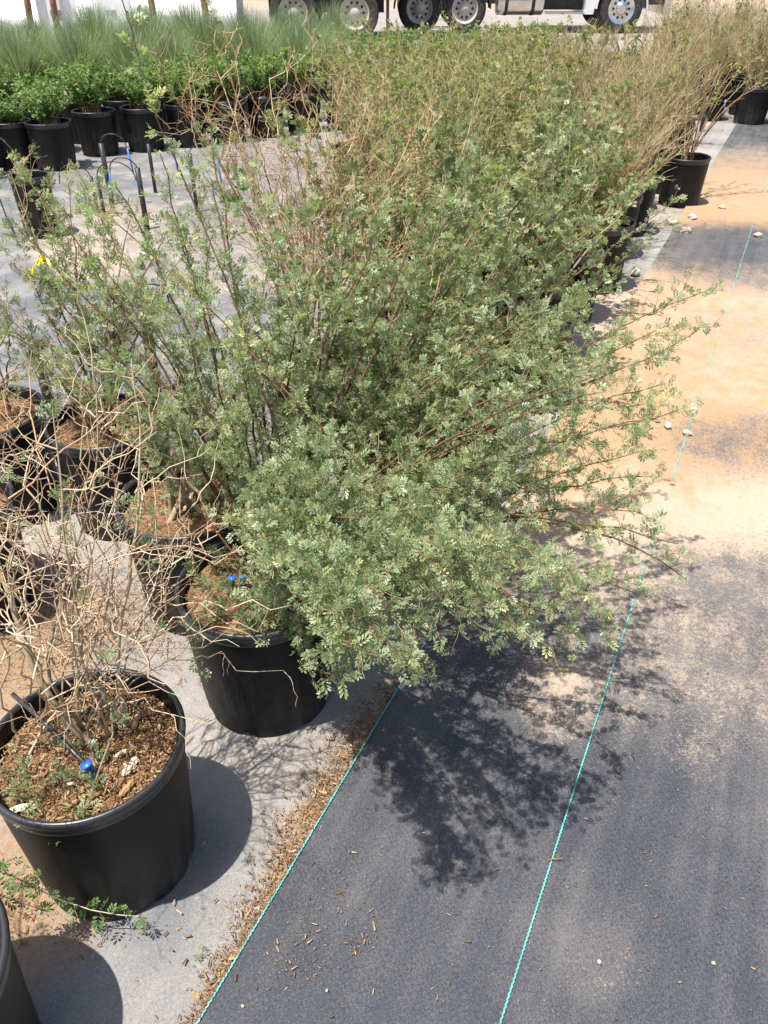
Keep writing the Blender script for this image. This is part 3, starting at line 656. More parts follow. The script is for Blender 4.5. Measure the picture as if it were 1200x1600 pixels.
pl.build('trailing_plant', 'plant with a long green sprig trailing in front of the nearest black pot', None, o7, M['twig_tan'], M['bark'], (M['leaf_bright'], pl.foliage(lv, .013, 1, .026, tipt=.05)), cat='plant', singles=260)

# ---- shrubs in the other near pots
def tipped(key, seed, tiplist, rr, bark, twig, leafm, label, nsh=12, L=.18, sub=2, step=.02, per=2, size=.022, arch=.1, name='sparse_shrub', ang=(25, 60), zig=0.0, lf=1.0, base=None, r1=.0012, tint=0.0, tw=1.0):
    q0 = Plant(seed); bb = base_at(key) if base is None else np.asarray(base, float)
    for px, py, Y in tiplist:
        p = q0.stem(bb + np.r_[q0.r.normal(size=2)*.04, 0], P(px, py, Y), q0.r.uniform(*rr), r1, arch, 16, .006, zig)
        sh = q0.shoots(p, nsh, L, .25, 1.0, ang, n=7, r0=.0014*tw, taper=.5, leafy=False, zig=zig)
        for s_ in sh:
            if q0.r.random() < lf: q0.leafy.append(s_)
            for u in q0.shoots(s_, sub, L*.42, .15, .95, ang, n=5, r0=.0009*tw, leafy=False, zig=zig*.7):
                if q0.r.random() < lf: q0.leafy.append(u)
    lf_ = None
    if leafm and q0.leafy:
        dd = q0.foliage(q0.leafy, step, per, size, tipt=.35); dd[4][:] = (dd[4] + tint).clip(0, 1); lf_ = (leafm, dd)
    return q0.build(name, label, None, bb, bark, twig, lf_)
tipped('P3', 41, [(285, 540, 2.1), (400, 470, 2.25), (330, 370, 2.3), (250, 430, 2.15), (430, 380, 2.4), (500, 420, 2.4), (210, 620, 2.0), (360, 600, 2.0), (300, 660, 1.9), (450, 560, 2.2), (390, 650, 2.0), (240, 700, 1.85), (330, 760, 1.75)],
       (.0045, .0085), M['bark_pale'], M['bark'], M['leaf'], 'shrub with thick pale bare stems and thin leaf clusters, beside the biggest shrub', nsh=11, L=.24, sub=3, lf=.36, step=.019, arch=.06, r1=.0018)
tipped('P4', 42, [(15, 265, 2.8), (60, 300, 2.7), (105, 275, 2.8), (150, 320, 2.7), (205, 340, 2.7), (85, 385, 2.6), (25, 400, 2.6), (-10, 470, 2.5), (262, 360, 2.8), (45, 560, 2.45), (180, 450, 2.6), (120, 520, 2.5), (240, 560, 2.5), (70, 480, 2.55), (215, 480, 2.6), (285, 430, 2.8), (130, 600, 2.35), (30, 330, 2.7), (200, 630, 2.2), (320, 330, 2.8)],
       (.0025, .0042), M['bark'], M['bark'], M['leaf_pale'], 'airy sparse-leaved shrub with yellow tape tied to a twig', nsh=9, L=.26, sub=2, lf=.6, step=.020, per=2, size=.024)
tipped('P5', 43, [(-40, 420, 2.6), (10, 500, 2.55), (40, 470, 2.6), (-20, 350, 2.7), (60, 560, 2.5), (-80, 300, 2.7), (30, 590, 2.45)],
       (.0025, .004), M['bark'], M['twig_tan'], M['leaf_pale'], 'thin shrub of upright brown twigs with few leaves beside the riser pipe', nsh=9, L=.2, lf=.4, step=.022)
tipped('P6', 44, [(20, 730, 1.7), (95, 850, 1.55), (-40, 640, 1.9), (70, 700, 1.75), (40, 900, 1.55), (-90, 780, 1.8), (-30, 560, 2.0)],
       (.0022, .0045), M['bark_pale'], M['twig_tan'], M['leaf'], 'bare forked twigs growing from the pot beside the heap of wood chips', nsh=8, L=.22, lf=.03, ang=(30, 75), zig=.002, name='dead_plant')
tipped(None, 45, [(340, 110, 3.1), (360, 200, 3.0), (420, 120, 3.3), (480, 150, 3.2), (540, 110, 3.4), (600, 130, 3.4), (650, 200, 3.3), (620, 290, 3.1), (560, 330, 3.0), (500, 300, 3.0), (440, 330, 2.9), (390, 280, 2.9), (580, 420, 2.8), (640, 390, 2.9), (330, 300, 3.0), (480, 400, 2.8), (520, 220, 3.2), (330, 60, 3.2), (240, 110, 3.0), (290, 180, 2.9), (690, 180, 3.4), (560, 200, 3.1), (460, 230, 3.0)],
       (.0025, .005), M['twig_orange'], M['twig_orange'], M['leaf_olive'], 'bare shrub of arching orange twigs rising behind the biggest shrub', nsh=15, L=.38, sub=5, lf=.05, tw=1.2, ang=(25, 80), zig=.003, name='dead_shrub', base=(-.28, 2.95, SZ), arch=.25)
pot(-.28, 2.95, 'black plastic pot holding the bare orange-twigged shrub', PC, .5)

# ---- rows of shrubs running away behind: a few kinds, copied
def far_plant(seed, kind):
    q = Plant(seed); z = np.zeros(3)
    if kind == 'leafy':
        for k in range(20):
            a = q.r.uniform(0, 6.28); s_ = abs(q.r.normal())*.26 + .05; h = q.r.uniform(.35, .92)
            p = q.stem(z + np.r_[q.r.normal(size=2)*.04, 0], (s_*math.cos(a), s_*math.sin(a), h), .0035, arch=.12, n=10, amp=.008)
            for u in q.shoots(p, 11, .2, .25, 1, (25, 60), n=5, r0=.0014): q.shoots(u, 2, .08, .2, .9, n=4, r0=.001)
        f = q.foliage(q.leafy, .033, 2, .026, tipt=.3); m = (M['twig_tan'], M['twig_tan'], M['leaf_pale'])
    elif kind == 'sparse':
        for k in range(22):
            a = q.r.uniform(0, 6.28); s_ = abs(q.r.normal())*.26 + .04; h = q.r.uniform(.4, 1.0)
            p = q.stem(z + np.r_[q.r.normal(size=2)*.04, 0], (s_*math.cos(a), s_*math.sin(a), h), .0038, arch=.1, n=10, amp=.008)
            for u in q.shoots(p, 11, .28, .2, 1, (18, 50), n=6, r0=.0018, leafy=q.r.random() < .6): q.shoots(u, 3, .12, .2, .9, n=4, r0=.0014, leafy=q.r.random() < .45)
        f = q.foliage(q.leafy, .050, 2, .023, tipt=.2); m = (M['twig_orange'], M['straw'], M['leaf_olive'])
    elif kind == 'dry':
        for k in range(44):
            a = q.r.uniform(0, 6.28); s_ = abs(q.r.normal())*.24 + .03; h = q.r.uniform(.35, .9)
            p = q.stem(z + np.r_[q.r.normal(size=2)*.05, 0], (s_*math.cos(a), s_*math.sin(a), h), .004, arch=.06, n=9, amp=.008)
            for u in q.shoots(p, 11, .28, .15, 1, (12, 45), n=5, r0=.0019, leafy=q.r.random() < .06): q.shoots(u, 3, .13, .2, .9, (15, 50), n=4, r0=.0015, leafy=q.r.random() < .06)
        f = q.foliage(q.leafy, .04, 2, .03); m = (M['straw'], M['straw'], M['leaf_olive'])
    return q, f, m
def proto(seed, kind, name, label, group):
    q, f, m = far_plant(seed, kind)
    return q.build(name, label, group, (0, 0, 0), m[0], m[1], (m[2], f), kind='palm', single=False, sides=4)
LAB = dict(leafy=('leafy_shrub', 'dense grey-green potted shrub in the row directly behind the biggest shrub', 'leafy shrubs in the row behind'),
           sparse=('sparse_shrub', 'half-bare potted shrub mixing brown twigs and olive leaves, in the middle rows', 'half-bare shrubs in the middle rows'),
           dry=('dry_shrub', 'dried straw-coloured potted shrub in the rows beside the lone pot on the sand', 'dry straw-coloured shrubs'))
PROT = {k: [proto(100 + 10*i + j, k, *LAB[k]) for j in range(3)] for i, k in enumerate(('leafy', 'sparse', 'dry'))}
used = {}
potp = None
r2 = np.random.default_rng(3)
def row_pos(al, cr): return np.array([-.33 + al*DX + cr*DY, 1.61 + al*DY - cr*DX])
def place_shrub(kind, x, y, sc, potlabel=True, rz=None):
    k = (kind, int(r2.integers(3))); pr = PROT[kind][k[1]]; rz = r2.uniform(0, 6.28) if rz is None else rz
    if k not in used: pr.location = (float(x), float(y), SZ - .01); pr.rotation_euler = (0, 0, rz); pr.scale = (sc, sc, sc); used[k] = 1; o = pr
    else: o = dup(pr, (x, y, SZ - .01), rz, sc)
    pot(x, y, 'black plastic pot in the rows behind the biggest shrub', PC, r2.uniform(0, 6), group='pots in the rows behind')
    return o
spots = []
for al in (.72, 1.36, 2.0): spots.append(('leafy', al, .02, 1.0))
spots += [('leafy', 1.75, -.45, .95), ('leafy', 2.6, .0, 1.0), ('sparse', 2.35, -.5, 1.0), ('leafy', 3.2, .02, .9), ('sparse', 3.0, -.5, 1.05), ('dry', 3.85, .0, .85), ('sparse', 3.65, -.55, 1.0), ('dry', 4.45, -.02, .9), ('sparse', 4.35, -.55, 1.0),
          ('dry', 5.0, -.55, 1.0), ('dry', 5.05, -.02, .85), ('dry', 5.75, -.1, .9), ('dry', 5.6, -.6, 1.0), ('dry', 6.3, -.55, .95), ('dry', 6.5, -.05, .9), ('dry', 7.1, -.45, .95), ('dry', 7.9, -.3, .95), ('dry', 8.7, -.2, .95),
          ('sparse', 3.1, -1.05, 1.0), ('sparse', 3.75, -1.1, 1.05), ('sparse', 4.4, -1.1, 1.0), ('sparse', 5.05, -1.1, 1.0), ('dry', 5.7, -1.15, 1.0), ('dry', 6.35, -1.1, .9), ('sparse', 7.0, -1.1, .9), ('dry', 7.7, -1.0, .9),
          ('sparse', 4.1, -1.7, .95), ('sparse', 4.75, -1.7, 1.0), ('sparse', 5.4, -1.7, .95), ('sparse', 6.1, -1.7, .9), ('sparse', 6.8, -1.7, .85), ('sparse', 7.5, -1.7, .85), ('sparse', 5.2, -2.3, .9), ('sparse', 5.9, -2.3, .9), ('sparse', 6.6, -2.3, .85), ('sparse', 7.4, -2.3, .8)]
for kd, al, cr, sc in spots:
    x, y = row_pos(al, cr) + r2.normal(size=2)*.03; place_shrub(kd, x, y, sc)
for k in range(42):                          # the straw-coloured block beyond the cross aisle
    al = 10.5 + (k // 6)*.66 + r2.normal()*.05; cr = -.75 + (k % 6)*.6 + r2.normal()*.05
    x, y = row_pos(al, cr); o = place_shrub('dry', x, y, r2.uniform(.85, 1.05)); o['label'] = 'dried straw-coloured shrub in the block beyond the sandy cross aisle'; o['group'] = 'straw-coloured block beyond the cross aisle'
# the lone pot standing out on the sand
pot(2.48, 7.03, 'black pot standing alone on the sand with a clump of upright bare stems', PE, .7, (.9, .9, .93))
pl = Plant(61); bb = np.array([2.50, 7.05, .29]); lv = []
for k in range(11):
    a = pl.r.uniform(0, 6.28); s_ = pl.r.uniform(.02, .16); p = pl.stem(bb + np.r_[pl.r.normal(size=2)*.03, 0], bb + [s_*math.cos(a) - .02, s_*math.sin(a), pl.r.uniform(.5, .95)], pl.r.uniform(.003, .0055), .0012, .02, 12, .008)
    pl.shoots(p, 5, .25, .5, 1, (10, 35), n=5, r0=.002, leafy=False)
for k in range(5):
    p = pl.stem(bb + [.02, 0, .1], bb + [pl.r.uniform(.5, 1.0), pl.r.uniform(.2, .7), pl.r.uniform(.55, .85)], .004, .0015, .35, 14, .004)
    lv += pl.shoots(p, 8, .16, .45, 1, (15, 40), n=5, r0=.0016, leafy=False)
pl.build('bare_shrub', 'clump of bare upright stems with long arching shoots in the lone pot on the sand', None, bb, M['bark'], M['straw'], (M['leaf_olive'], pl.foliage(lv, .03, 1, .02)), kind='palm')
# bright green potted plants along the far side of the aisle
def bright(seed, h=.42, w_=.25, n=34):
    q = Plant(seed)
    for k in range(n):
        a = q.r.uniform(0, 6.28); s_ = w_*math.sqrt(q.r.random()); p = q.stem(np.r_[q.r.normal(size=2)*.06, 0], (s_*math.cos(a), s_*math.sin(a), h*q.r.uniform(.45, 1.15)), .003, arch=.08, n=8, amp=.006); q.leafy.append(p[2:])
        q.shoots(p, 4, .14, .3, .95, (30, 65), n=5, r0=.0013)
    d = q.foliage(q.leafy, .017, 2, .042, up=.4, tipt=.35, spread=1.2); return q, d
BR = []
for j in range(3):
    q, d = bright(200 + j); BR.append(q.build('bright_plant', 'bright green leafy plant in a black pot along the aisle edge, before the grasses', 'bright green potted plants by the grasses', (0, 0, 0), M['bark'], M['bark'], (M['leaf_bright'], d), kind='simple', single=False, sides=3, cat='plant'))
ub = set()
def place_bright(x, y, sc=1.0, label=None, group=None, z=SZ - .02):
    j = int(r2.integers(3)); rz = r2.uniform(0, 6.28)
    if j not in ub: ub.add(j); o = BR[j]; o.location = (float(x), float(y), z); o.rotation_euler = (0, 0, rz); o.scale = (sc,)*3 if np.isscalar(sc) else sc; return o
    return dup(BR[j], (x, y, z), rz, sc, label, group)
brow = [(-4.35, 7.9), (-3.92, 8.05), (-3.62, 8.45), (-3.22, 8.42), (-2.98, 9.08), (-2.55, 9.3), (-2.15, 9.55), (-1.75, 9.8), (-1.35, 10.1), (-4.5, 8.6), (-4.05, 8.75), (-3.55, 9.15), (-3.35, 9.75), (-2.9, 9.85), (-2.45, 10.15), (-2.0, 10.4), (-1.5, 10.7), (-4.6, 9.4), (-4.1, 9.6), (-.95, 10.4), (-.5, 10.6), (-1.0, 11.1)]
for x, y in brow:
    pot(x, y, 'black pot of a bright green plant along the aisle edge', PC, r2.uniform(0, 6), 1.03, group='pots of the bright green plants'); place_bright(x, y, (r2.uniform(1.0, 1.45),)*2 + (r2.uniform(.6, 1.15),))
for k in range(16):
    x, y = -.2 + (k % 8)*.42 + r2.normal()*.05, 13.2 + (k // 8)*.8 + (k % 8)*.12
    pot(x, y, 'low black pot of bright green plant close to the truck road', PC, r2.uniform(0, 6), (1, 1, .75), group='low pots close to the truck road')
    place_bright(x, y, r2.uniform(1.0, 1.3), 'bright green leafy plant in a low pot close to the truck road', 'bright green plants close to the truck road', SZ*.75 - .02)
# ornamental grasses
def grass(seed, n=900, h=.62, lean=.34):
    q = np.random.default_rng(seed); a = q.uniform(0, 6.28, n); b = np.abs(q.normal(size=n))*lean; L = h*q.uniform(.6, 1.15, n); r0 = .11*np.sqrt(q.random(n)); a2 = a + q.normal(size=n)*.5
    B = np.stack([r0*np.cos(a), r0*np.sin(a), 0*a], 1); t = np.linspace(0, 1, 5); V = []
    for i, u in enumerate(t):
        out = L*(b*u + .45*b*u*u); c = B + np.stack([np.cos(a2)*out, np.sin(a2)*out, L*(u - .35*b*u*u)], 1)
        wd = (.0042*(1 - u) + .0006)*np.ones(n); s = np.stack([-np.sin(a2)*wd, np.cos(a2)*wd, 0*wd], 1); V += [c - s, c + s]
    V = np.stack(V, 1); f = np.array([(2*i, 2*i+1, 2*i+3, 2*i+2) for i in range(4)]); F = (f[None] + 10*np.arange(n)[:, None, None]).reshape(-1, 4)
    return mesh('blades', V.reshape(-1, 3), F, M['grass'], False, dict(tint=np.repeat(q.beta(2, 2.4, n), 10)))
GR = [grass(1, 1100), grass(2, 1300, .75, .42), grass(3, 1500, .42, .6)]
k = 0
for i in range(9):
    for j in range(4):
        x = -6.9 + i*.72 + r2.normal()*.08 + j*.1; y = 11.2 + j*.85 + i*.12 + r2.normal()*.08
        fine = (i < 3 and j < 2); sc = r2.uniform(.9, 1.15)
        pot(x, y, 'black pot of a fine-bladed grass behind the bright green plants', PC, 0, (1, 1, .85), group='pots of the grasses')
        t = thing('grass_clump', 'low soft grey-green grass mound with fine blades' if fine else 'grey-green fountain grass clump in a pot before the white tunnel', 'grass', (x, y, SZ*.85 - .02), r2.uniform(0, 6), sc, 'low grass mounds' if fine else 'fountain grass clumps')
        ob('blades', GR[2] if fine else GR[k % 2], t, kind='stuff'); k += 1
# small black pots waiting by the road
for k in range(14):
    x, y = 2.6 + (k % 7)*.45 + r2.normal()*.05, 15.3 + (k // 7)*.6 + r2.normal()*.05
    pot(x, y, 'small empty black pot in the cluster at the road edge', PE, 0, (.7, .7, .75), group='small empty pots at the road edge')

# ------------------------------------------------------------------ irrigation pipes, tubes, blue emitters, tape
def riser(px, py0, py1, label, r=.017, side=1, arch=.22, blue=True, grp=None):
    g = G(px, py0); h = P(px, py1, g[1])[2]
    t = thing('irrigation_riser', label, 'irrigation pipe', (g[0], g[1], 0), group=grp)
    mb = MB(); mb.tube([(0, 0, -.01), (0, 0, h*.5), (0, 0, h)], r, 10); ob('pipe', mb.mesh('pipe', M['pipe'], True), t)
    mb = MB(); pts = [(side*arch*.5*(1 - math.cos(a)), -.02*math.sin(a), h - .01 + arch*.42*math.sin(a)) for a in np.linspace(0, math.pi*.95, 12)]
    e = pts[-1]; pts.append((e[0] + side*.01, e[1], e[2] - .06)); mb.tube(pts, .0045, 6); ob('tube', mb.mesh('tube', M['tube'], True), t)
    if blue:
        e = pts[-1]; mb = MB(); mb.tube([(e[0], e[1], e[2] + .02), (e[0] + side*.02, e[1] - .01, e[2] - .16)], .007, 8); ob('emitter', mb.mesh('emitter', M['bluetag'], True), t)
RG = 'black riser pipes in the aisle'
RL = 'black riser pipe with a tube arch standing in the grey aisle'
riser(175, 318, 224, RL, .020, 1, .2, True, RG); riser(153, 332, 276, RL, .014, -1, .25, False, RG); riser(163, 334, 276, RL, .014, 1, .3, True, RG)
riser(230, 357, 262, RL, .020, -1, .2, True, RG); riser(243, 300, 225, RL, .015, 1, .2, True, RG); riser(308, 330, 240, RL, .015, 1, .2, True, RG)
riser(246, 610, 455, 'thick black riser pipe behind the shrub with thick pale stems', .024, 1, .12, False)
riser(82, 645, 556, 'thick black riser pipe beside the pot of thin upright twigs', .024, -1, .3, False)
RR = 'black riser pipe beside the lone pot on the sand'; GRR = 'riser pipes beside the lone pot'
riser(1008, 300, 215, RR, .03, -1, .25, True, GRR); riser(1022, 285, 200, RR, .03, -1, .2, True, GRR); riser(1075, 222, 140, RR, .035, -1, .2, True, GRR); riser(985, 305, 230, RR, .018, -1, .2, True, GRR)
for px, py in ((1095, 205), (940, 130), (1075, 170)):
    riser(px, py, py - 55, 'thin black riser among the dry straw-coloured shrubs', .02, 1, .2, True, 'thin risers among the dry shrubs')
for k in range(8):
    x = 2.9 + k*.4; mb = MB(); t = thing('tube_hoop', 'black tube hoop standing among the small empty pots', 'tube hoop', (x, 15.05, 0), group='tube hoops at the road edge')
    mb.tube([(.13*math.cos(a), 0, .42 + .16*math.sin(a)) if 0 < a < math.pi else (.13*math.cos(a), 0, 0) for a in np.r_[0, np.linspace(.01, math.pi - .01, 12), math.pi]], .012, 6); ob('tube', mb.mesh('tube', M['tube'], True), t)
    if k % 3 == 0:
        mb = MB(); mb.tube([(.13, -.02, .38), (.14, -.05, .16)], .014, 8); ob('emitter', mb.mesh('emitter', M['bluetag'], True), t)
def emitter(pts, cap0, cap1, label, r=.0052, rc=.0105):
    o = np.array(pts[0]); t = thing('drip_emitter', label, 'drip emitter', o)
    mb = MB(); mb.tube([np.array(p) - o for p in pts], r, 8); ob('tube', mb.mesh('tube', M['tube'], True), t)
    c0, c1 = np.array(cap0) - o, np.array(cap1) - o; d = unit(c1 - c0)
    mb = MB(); mb.tube([c0, c0 + d*.004, c0 + d*.0041, c1], [rc*1.2, rc*1.2, rc*.85, rc*.7], 12); ob('cap', mb.mesh('cap', M['blue'], True), t)
zs = SZ + .02
emitter([P(20, 1085, 1.19), P(60, 1120, 1.13), P(100, 1160, 1.085), G(134, 1194, zs + .03)], G(134, 1193, zs + .035), G(150, 1214, zs - .005), 'blue drip emitter on a black tube lying on the wood chips')
emitter([G(378, 872, zs + .07), G(380, 892, zs + .05), G(379, 905, zs + .035)], G(379, 900, zs + .045), G(377, 935, zs - .01), 'blue drip emitter with black tube among the seedlings under the biggest shrub', .004, .009)
t = ob('emitter_stake', None)
bpy.data.objects.remove(t)
mb = MB(); e0 = G(363, 908, zs + .03); mb.tube([(0, 0, .012), (0, 0, .006), (0, 0, .005), (-.008, -.004, -.045)], [.010, .010, .006, .004], 10)
t = thing('emitter_stake', 'short blue emitter stake next to the blue drip emitter in the seedlings', 'emitter stake', e0); ob('stake', mb.mesh('stake', M['blue'], True), t)
for k, (c, rr) in enumerate((((300, 745), .10), ((322, 770), .11))):
    g = G(*c, .40); mb = MB(); t = thing('tube_loop', 'black drip tube looped over the rim of the pot with thick pale stems', 'drip tube', (g[0], g[1], .33), group='tube loops over the pot rim')
    mb.tube([(rr*math.cos(a) + .02, .03*math.sin(a*2) + k*.01, .12*math.sin(a) + .0) for a in np.linspace(-.25, math.pi + .25, 18)], .005, 6); ob('tube', mb.mesh('tube', M['tube'], True), t)
# the narrow pots standing in the aisle
g = G(60, 372); pt = pot(g[0], g[1] + .1, 'narrow black pot with dried weed stalks in the grey aisle', PE, 0, (.68, .68, 1.05))
pl = Plant(71); bb = np.array([g[0], g[1] + .1, .31])
for k in range(9): pl.shoots(pl.stem(bb + np.r_[pl.r.normal(size=2)*.05, 0], bb + np.r_[pl.r.normal(size=2)*.12, pl.r.uniform(.15, .4)], .002, n=9), 2, .06, .6, 1, leafy=False)
pl.build('dried_weed', 'dried weed stalks standing in the narrow black pot', None, bb, M['bark'], M['bark'], None, cat='weed')
g2 = G(18, 368); emitter([(g2[0], g2[1], .5), (g2[0] - .02, g2[1], .3), (g2[0], g2[1], .12)], (g2[0], g2[1], .13), (g2[0] + .03, g2[1], -.005), 'blue emitter stake standing beside the narrow black pot', .005, .012)
# yellow tape tied to a twig
t = thing('flagging_tape', 'crumpled yellow tape tied to a twig of the airy shrub', 'tape', P(56, 415, 2.55))
def ribbon(a, b, wd, n=10, seed=0):
    q = np.random.default_rng(seed); u = np.linspace(0, 1, n)[:, None]; c = a + (b - a)*u + q.normal(size=(n, 3))*.004; s = np.stack([np.sin(u[:, 0]*5)*.5, np.cos(u[:, 0]*7), np.cos(u[:, 0]*5)], 1)*wd
    v = np.concatenate([c - s, c + s]); return mesh('strip', v, [(i, i+1, n+i+1, n+i) for i in range(n-1)], M['yellow'], True)
o = P(56, 415, 2.55)
for a, b, s_ in (((60, 410), (42, 432), 1), ((64, 404), (88, 414), 2), ((60, 410), (66, 402), 3)):
    ob('strip', ribbon(P(*a, 2.55) - o, P(*b, 2.54) - o, .009, seed=s_), t)
# a fallen leaf sprig on the cloth
pl = Plant(81); g = G(866, 1343, .0125)
p = pl.poly([g + [-.012, 0, 0], g + [.02, .001, .002]], .0012, .0006, 8, .0003); pl.build('fallen_sprig', 'small fallen green leaf sprig lying across the teal thread', None, g, M['bark'], M['bark'], (M['leaf_olive'], pl.foliage([p], .006, 1, .010, up=2.0)), cat='sprig')
pl = Plant(82); g = G(312, 1492, .006)
p = pl.poly([g + [-.012, -.01, 0], g + [.012, .012, .002]], .0009, .0006, 8, .0003); pl.build('fallen_sprig', 'pale fallen leaf sprig lying on the grey cloth by the corner pot shadow', None, g, M['bark'], M['bark'], (M['leaf_pale'], pl.foliage([p], .005, 1, .012, up=2.0)), cat='sprig')

# ------------------------------------------------------------------ white plastic tunnel at the back
def plastic_mat():
    t = NT('white_plastic'); c = t.obj(); nz = t.noise(c, 3, 5); t.pr(t.ramp(nz, [(.3, (.70, .70, .71)), (.7, (.82, .82, .82))]), .45, .4, 0, t.bump(t.noise(t.obj((1, 1, 4)), 2.0, 5), .5, .05)); return t.done()
M['plastic'] = plastic_mat(); M['panel'] = plain('white_panel', (.75, .76, .78), .5, .4, var=.06); M['label_grey'] = plain('grey_label', (.30, .32, .35), .5, .4); M['post'] = plain('weathered_post', (.24, .13, .07), .85, .2, var=.4, scale=12, bump=.3)
TY = 18.95
t = thing('plastic_tunnel', 'long low white plastic tunnel with draped folds behind the grasses', 'tunnel', (-9, TY, 0))
nx, nz_ = 260, 40
u = np.linspace(-7, 6.0, nx); a = np.linspace(0, math.pi*.55, nz_)
U, A = np.meshgrid(u, a)
fold = .10*np.sin(U*2.1 + 3*np.sin(A*2.2 + U*.7)) + .05*np.sin(U*7 + 4*A) + .05*np.sin(A*26 + U*1.3)*np.exp(-((U % 2.6) - 1.3)**2)
Yv = .1 + 1.5*(1 - np.cos(A)) - fold*np.cos(A*.8); Zv = 2.3*np.sin(A)**.9 - .02
idx = np.arange(nx*nz_).reshape(nz_, nx); F = np.stack([idx[:-1, :-1], idx[:-1, 1:], idx[1:, 1:], idx[1:, :-1]], -1).reshape(-1, 4)
ob('cover', mesh('cover', np.stack([U, Yv, Zv], -1), F, M['plastic'], True), t)
mb = MB(); mb.box(-7, 6, 1.2, 1.24, -.01, 2.2); ob('back_sheet', mb.mesh('back_sheet', M['plastic']), t)
for x0, x1 in ((-.02, .62), (2.95, 3.7), (4.05, 4.8)):
    mb = MB(); mb.box(x0 - 0.8, x1 - 0.8, -.32, -.26, -.01, 1.05); pn = ob('panel', mb.mesh('panel', M['panel']), t)
    mb = MB(); mb.box(x0 - 0.55, x0 - .35, -.335, -.322, .70, .80); ob('label', mb.mesh('label', M['label_grey']), pn)
for i, (px0, px1) in enumerate(((54, 42), (95, 82), (247, 236), (330, 318))):
    a0, a1 = P(px0, 72, TY - .45), P(px1, 0, TY - .45); d = (a1 - a0)/(a1[2] - a0[2]); b0_ = a0 - d*(a0[2] + .05); e_ = a0 + d*(2.0 - a0[2])
    t = thing('wood_post', 'leaning weathered brown post before the white plastic tunnel', 'post', b0_, group='leaning posts before the tunnel')
    mb = MB(); mb.tube([(0, 0, 0), (e_ - b0_)*.5, e_ - b0_], [.07, .065, .06], 8); ob('shaft', mb.mesh('shaft', M['post'], True), t)

# ------------------------------------------------------------------ truck and trailer on the road
M['tyre'] = plain('tyre_rubber', (.035, .033, .031), .75, .3, dust=.4); M['rim'] = plain('dusty_steel_rim', (.42, .38, .34), .5, .4, var=.2); M['chrome'] = plain('chrome', (.62, .60, .57), .22, .5, .9, var=.1)
M['paint'] = plain('white_paint', (.70, .70, .69), .3, .5, var=.05); M['chassis'] = plain('chassis_black', (.025, .025, .026), .6, .4, dust=.2); M['red'] = plain('red_lamp', (.5, .03, .02), .3, .5); M['glass'] = plain('dark_glass', (.03, .04, .05), .1, .6)
def wheel(parent, x, y, z, rad, wdt, rimmat, deep=True):
    o = ob('wheel', None, parent, (x, y, z))
    mb = MB(); mb.lathe([(rad*.60, -wdt*.48), (rad*.62, -wdt*.5), (rad*.90, -wdt*.5), (rad*.98, -wdt*.42), (rad, -wdt*.3), (rad, wdt*.3), (rad*.98, wdt*.42), (rad*.9, wdt*.5), (rad*.6, wdt*.48)], 36, axis='y'); ob('tyre', mb.mesh('tyre', M['tyre'], True), o)
    mb = MB(); d = .30 if deep else .08
    mb.lathe([(rad*.61, -wdt*.49), (rad*.57, -wdt*.47), (rad*.53, -wdt*(.5 - d*.6)), (rad*.50, -wdt*(.5 - d)), (rad*.25, -wdt*(.5 - d)), (rad*.24, -wdt*(.5 - d) - .03), (rad*.18, -wdt*(.5 - d) - .06), (.001, -wdt*(.5 - d) - .07)], 36, axis='y'); ob('rim', mb.mesh('rim', rimmat, True), o)
    for k in range(10):
        a = k*math.pi/5; mb = MB(); c = (rad*.37*math.cos(a), 0, rad*.37*math.sin(a)); yy = -wdt*(.5 - d)
        mb.lathe([(.034, yy - .004), (.001, yy - .005)], 10, c=(c[0], 0, c[2]), axis='y'); ob('rim_hole', mb.mesh('rim_hole', M['chassis']), o)
        mb = MB(); c = (rad*.215*math.cos(a + .3), 0, rad*.215*math.sin(a + .3)); mb.lathe([(.014, yy), (.014, yy - .035), (.001, yy - .036)], 6, c=(c[0], 0, c[2]), axis='y'); ob('lug_nut', mb.mesh('lug_nut', M['chrome']), o)
    return o
TRY = 24.0; RZ = .02; RAD = .54
tr = thing('truck', 'white truck with chrome fuel tank and polished front wheel parked on the road', 'truck', (4, TRY, RZ))
wheel(tr, 2.0, 0, RAD, RAD, .30, M['chrome'], False); wheel(tr, -1.95, .05, RAD, RAD, .32, M['rim']); wheel(tr, -3.1, .05, RAD, RAD, .32, M['rim'])
for x in (2.0, -1.95, -3.1): wheel(tr, x, 2.1, RAD, RAD, .3, M['rim'])
mb = MB(); mb.box(-4.2, 3.2, .55, .75, .72, .98); mb.box(-4.2, 3.2, 1.45, 1.65, .72, .98); mb.box(1.9, 2.1, .1, 2.1, .45, .6); mb.box(-2.05, -1.85, .1, 2.1, .45, .62); mb.box(-3.2, -3.0, .1, 2.1, .45, .62); mb.box(-1.3, 1.2, .5, 1.6, .62, 1.0); ob('chassis', mb.mesh('chassis', M['chassis']), tr)
mb = MB(); mb.lathe([(.001, -1.05), (.30, -1.04), (.33, -1.0), (.33, .12), (.30, .16), (.001, .17)], 28, c=(-.1, .22, .72), axis='x'); tk = ob('fuel_tank', mb.mesh('fuel_tank', M['chrome'], True), tr)
for x in (-.80, -.12): mb = MB(); mb.lathe([(.334, x - .04), (.342, x - .04), (.342, x + .04), (.334, x + .04)], 28, c=(-.1, .22, .72), axis='x'); ob('strap', mb.mesh('strap', M['chassis'], True), tk)
mb = MB(); mb.box(.12, 1.18, -.02, .28, .42, .47); mb.box(.12, 1.18, .06, .3, .78, .83); ob('step', mb.mesh('step', M['chrome']), tr)
mb = MB(); mb.box(.12, 1.2, .3, .5, .5, 1.1); ob('battery_box', mb.mesh('battery_box', M['chassis']), tr)
